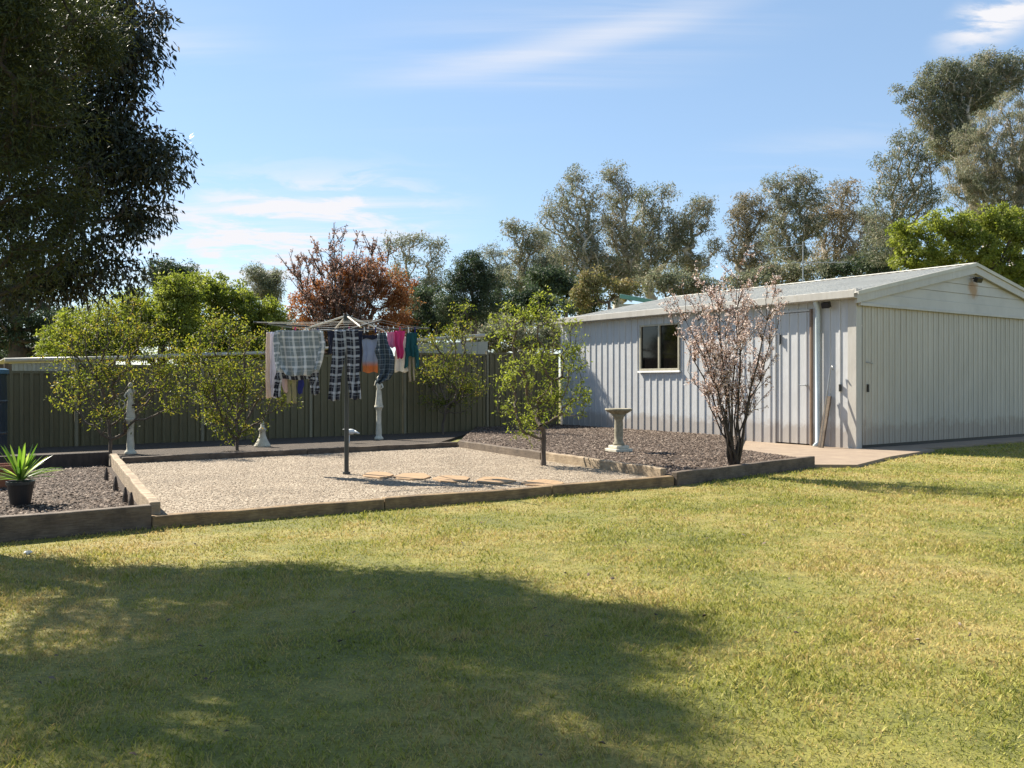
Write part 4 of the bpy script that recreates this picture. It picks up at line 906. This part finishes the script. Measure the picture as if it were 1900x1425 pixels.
garment('pyjama_trousers','black and white checked pyjama trousers hanging in front of the pole','trousers',[[(612,620,642),(640,616,642),(680,614,637),(705,612,633),(743,608,631)],[(612,641,664),(640,641,666),(680,644,667),(705,645,668),(741,649,671)]],-.22,G['dp'],11,.016,2,uvs=1.01,nx=16)
garment('top','dark navy top hanging partly behind the checked pyjama trousers','top',[(614,606,622),(640,610,620),(656,608,616)],.10,G['navy'],12,.01,1,nx=10,ny=20)
garment('top','narrow navy garment between the pyjama trousers and towel','top',[(614,660,673),(640,662,672),(690,664,671)],.05,G['navy'],13,.008,1,nx=10,ny=20)
garment('towel','pale blue towel with orange lower end hanging right of the pyjama trousers','towel',[(624,672,701),(660,672,701),(691,673,701)],.02,G['tow'],14,.01,2)
garment('waistband','','',[(622,672,703),(629,672,703)],.0,G['navy'],15,.004,2,ny=4,parent=bpy.data.objects['towel'])
garment('jacket','dark blue patterned jacket hanging twisted with a pointed lower end','jacket',[(617,702,716),(640,699,722),(652,694,728),(668,700,732),(690,704,730),(704,698,722),(712,696,706)],-.15,G['jean'],16,.02,2,uvs=1.01)
garment('top','pale pink top hanging left of the hot pink one','top',[(616,718,734),(635,718,734),(645,722,734)],.0,G['lpink'],17,.01,2,nx=12,ny=20)
garment('top','hot pink top hanging over the white shirt','top',[(614,732,752),(635,733,749),(655,735,749),(665,738,748)],-.05,G['pink'],18,.012,2,nx=12,ny=20)
garment('shirt','plain white shirt hanging under the pink tops','shirt',[(625,744,757),(655,733,755),(690,732,758)],.05,G['wht'],19,.01,2,nx=12,ny=24)
tl=garment('shirt','dark teal long sleeved shirt hanging at the right end of the hoist','shirt',[(617,754,774),(640,753,774),(662,754,770)],-.02,G['teal'],20,.012,2,nx=12,ny=24)
for oc in ([(645,752,759),(683,750,757)],[(640,768,776),(683,771,778)]): garment('sleeve','','',oc,-.03,G['teal'],21,.006,1,nx=8,ny=20,parent=tl)
garment('ribbon','beige narrow strips hanging below the teal shirt','cloth',[[(650,758,763),(708,758,762)],[(650,766,769),(706,766,769)]],.04,G['beige'],22,.004,1,nx=5,ny=12)
# pegs
for i,px in enumerate((524,548,570,590,627,648,676,697,722,742,758,770)):
    p=atY(px,612,HY-.05); b=MB(); b.beam(p-[0,0,.04],p+[0,0,.035],.012,.016,(0,1,0)); b.build('clothes_peg',[M['sand'],G['pink'],M['white'],G['blu']][i%4],hoist)

# ------------------------------------------------------------------ ornaments
def pedestal(b,p,h,r=.08,base=.12):
    b.lathe([(base,0),(base,.05),(base*.8,.07),(r*.95,.10),(r,.16),(r*.82,h*.5),(r*.85,h-.12),(r*1.1,h-.06),(base*.95,h-.04),(base,h)],p,20)
def figure(b,p,H,lean=0.,mirror=1):
    """draped standing figure"""
    b.lathe([(.085,0),(.08,.02),(.075,H*.1),(.06,H*.3),(.055,H*.45),(.04,H*.56),(.05,H*.64),(.055,H*.74),(.04,H*.80),(.018,H*.83),(.018,H*.86)],p,14,1,.75)
    b.ball(np.array(p)+[lean*.05,0,H*.92],H*.075,10,8,(.9,1,1.15))
    s=mirror
    b.tube([np.array(p)+[s*.045,0,H*.76],np.array(p)+[s*.09,-.02,H*.62],np.array(p)+[s*.04,-.06,H*.55]],[.018,.015,.010],8)
    b.tube([np.array(p)+[-s*.045,0,H*.76],np.array(p)+[-s*.085,-.01,H*.68],np.array(p)+[-s*.06,-.02,H*.84]],[.018,.015,.010],8)
def statue(label,px,py,ph,fh,mirror=1,seed=0,m=M['stone']):  # slim pedestal
    p=P(px,py,.05); root=thing('garden_statue',p,label,'statue','pale garden statues along the fence')
    b=MB(); pedestal(b,p-[0,0,.02],ph,.062,.095); b.build('pedestal',m,root,smooth=True)
    b=MB(); figure(b,p+[0,0,ph-.02],fh,0,mirror); b.build('figure',m,root,smooth=True); return root
s1_=statue('pale stone statue on a slim pedestal under the far left tree',242,842,.62,.58,-1)
p=P(242,842,.05)+[0,0,.62]; b=MB()
for k in range(14): a=2*math.pi*k/14; 
ring=[p+[-.12+.05*math.cos(t),-.05,.20+.07*math.sin(t)] for t in np.linspace(0,2*math.pi,15)]
b.tube(ring,.008,6); b.build('hoop',M['stone'],s1_)
statue('taller pale stone statue on a pedestal seen below the patterned jacket',703,815,.72,.62,1)
p=P(487,829,.05); root=thing('garden_ornament',p,'small cone-shaped pale stone fountain ornament left of the hoist','ornament')
b=MB(); b.lathe([(.15,0),(.145,.03),(.095,.12),(.06,.2),(.05,.28),(.07,.31),(.07,.33),(.035,.36),(.03,.44),(.012,.5)],p,18); b.build('cone',M['stone'],root,smooth=True)
# white bird ornament on a stake, behind the pole
p=P(648,822,.05); root=thing('bird_ornament',p,'small white bird ornament on a short stake right beside the hoist pole','ornament')
b=MB(); b.tube([p-[0,0,.03],p+[0,0,.16]],.012,6); b.build('stake',M['white'],root)
b=MB(); c=p+[0.03,0,.22]; b.ball(c,.075,12,8,(1.3,.7,.75)); b.ball(c+[-.085,0,.05],.04,10,6); b.tube([c+[.07,0,.0],c+[.17,0,-.035]],[.035,.012],8); b.tube([c+[-.12,0,.05],c+[-.16,0,.045]],[.012,.003],6); b.build('bird',M['white'],root,smooth=True)
# birdbath
p=P(1148,836,.15); root=thing('birdbath',p,'mossy cast stone birdbath standing on the bark in front of the shed wall','birdbath')
b=MB(); b.box(p+[0,0,.01],(.32,.32,.05),.5); b.box(p+[0,0,.06],(.24,.24,.05),.5); b.build('base',M['stone'],root,bevel=.01)
b=MB(); b.lathe([(.10,.08),(.09,.12),(.065,.16),(.07,.24),(.07,.40),(.065,.48),(.08,.53),(.12,.58)],p,20); b.build('pedestal',M['mossy'],root,smooth=True)
b=MB(); b.lathe([(.06,.55),(.13,.59),(.205,.635),(.22,.65),(.22,.67),(.20,.67),(.16,.645),(.08,.635),(.01,.63)],p,28); b.build('bowl',M['mossy'],root,smooth=True)
# stepping stones
rs=random.Random(5)
for (px,py,rx,ry),lb in zip([(700,883,30,5.5),(768,886,36,7),(838,890,34,6.5),(917,893,38,6.5),(1006,898,38,6)],
    ['flat stepping stone nearest the hoist pole','second sandstone stepping stone from the hoist pole','middle stepping stone of the five in the gravel','fourth stepping stone from the hoist pole','last stepping stone, farthest right by the front sleeper']):
    c=P(px,py,.08); poly=[]; n=8
    for k in range(n):
        a=2*math.pi*k/n+rs.uniform(-.2,.2); q=P(px+rx*math.cos(a)*rs.uniform(.85,1.1),py+ry*math.sin(a)*rs.uniform(.8,1.1),.08); poly.append((q[0],q[1]))
    poly=poly[::-1]; b=MB(); b.prism(poly  ,.07,.100); setp(b.build('stepping_stone',M['sand'],bevel=.008),lb,'stepping stone','stepping stones in the gravel')
# potted plants
p=P(38,938,.06); root=thing('potted_plant',p,'spiky green strap-leaved plant in a black plastic pot on the left bark bed','potted plant')
b=MB(); b.lathe([(.085,0),(.10,.10),(.115,.2),(.125,.205),(.125,.235),(.112,.235),(.108,.215)],p,24); b.build('pot',M['black'],root,smooth=False)
LM['strap']=leafmat('strap leaf',[(.05,.10,.02),(.12,.22,.03),(.30,.36,.10)],.45,.35)
r=np.random.default_rng(8); V=[];Fs=[];T=[]
for k in range(54):
    a=r.uniform(0,2*np.pi); el=r.uniform(.25,1.45); ln=r.uniform(.24,.46); d=np.array([math.cos(a)*math.cos(el),math.sin(a)*math.cos(el),math.sin(el)]); s=np.cross(d,[0,0,1.]); s/=np.linalg.norm(s)+1e-6
    n=7; q=p+[0,0,.24]+d*.01; w0=.012
    base=len(V)
    for i in range(n+1):
        t=i/n; c=q+d*ln*t+np.array([0,0,-.28*ln*t*t*math.cos(el)]); ww=w0*(.7+1.1*t)*(1-t**3)+.0006; V+= [c-s*ww,c+np.array([0,0,-ww*.35]),c+s*ww]
    for i in range(n):
        for j in (0,1): Fs.append((base+3*i+j,base+3*i+j+1,base+3*i+3+j+1,base+3*i+3+j)); T.append(0)
    tv=np.clip(r.normal(.5,.3),0,1)
    for i in range(2*n): T[-1-i]=tv
np_mesh('foliage',np.array(V),np.array(Fs),4,LM['strap'],root,attr=np.array(T),smooth=True)
p=P(6,905,.06); root=thing('terracotta_pot',p,'terracotta pot at the left edge behind the black pot','pot')
b=MB(); b.lathe([(.12,0),(.16,.2),(.19,.21),(.19,.26),(.17,.26),(.16,.22)],p,24); b.build('pot',M['terra'],root)
# blue barrel
p=np.array([-8.30,13.0,.0]); root=thing('water_barrel',p,'dark blue water barrel with lighter rim at the left edge by the fence','barrel')
b=MB(); b.lathe([(.55,0),(.6,.08),(.6,.45),(.615,.47),(.6,.49),(.6,.93),(.615,.95),(.6,.97),(.59,1.36)],p,32); b.build('body',M['blue'],root,smooth=False)
b=MB(); b.lathe([(.595,1.36),(.625,1.37),(.625,1.43),(.58,1.45),(.1,1.46)],p,32); b.build('rim',M['bluerim'],root)
# litter
p=P(52,1028); b=MB(); rr=np.random.default_rng(4); b.ball(p+[0,0,.012],.024,7,5,(1.5,.7,.5)); b.v=[tuple(np.array(v)+rr.normal(0,.006,3)) for v in b.v]; setp(b.build('paper_scrap',M['paper']),'small crumpled white paper scrap on the lawn near the left bed','litter')
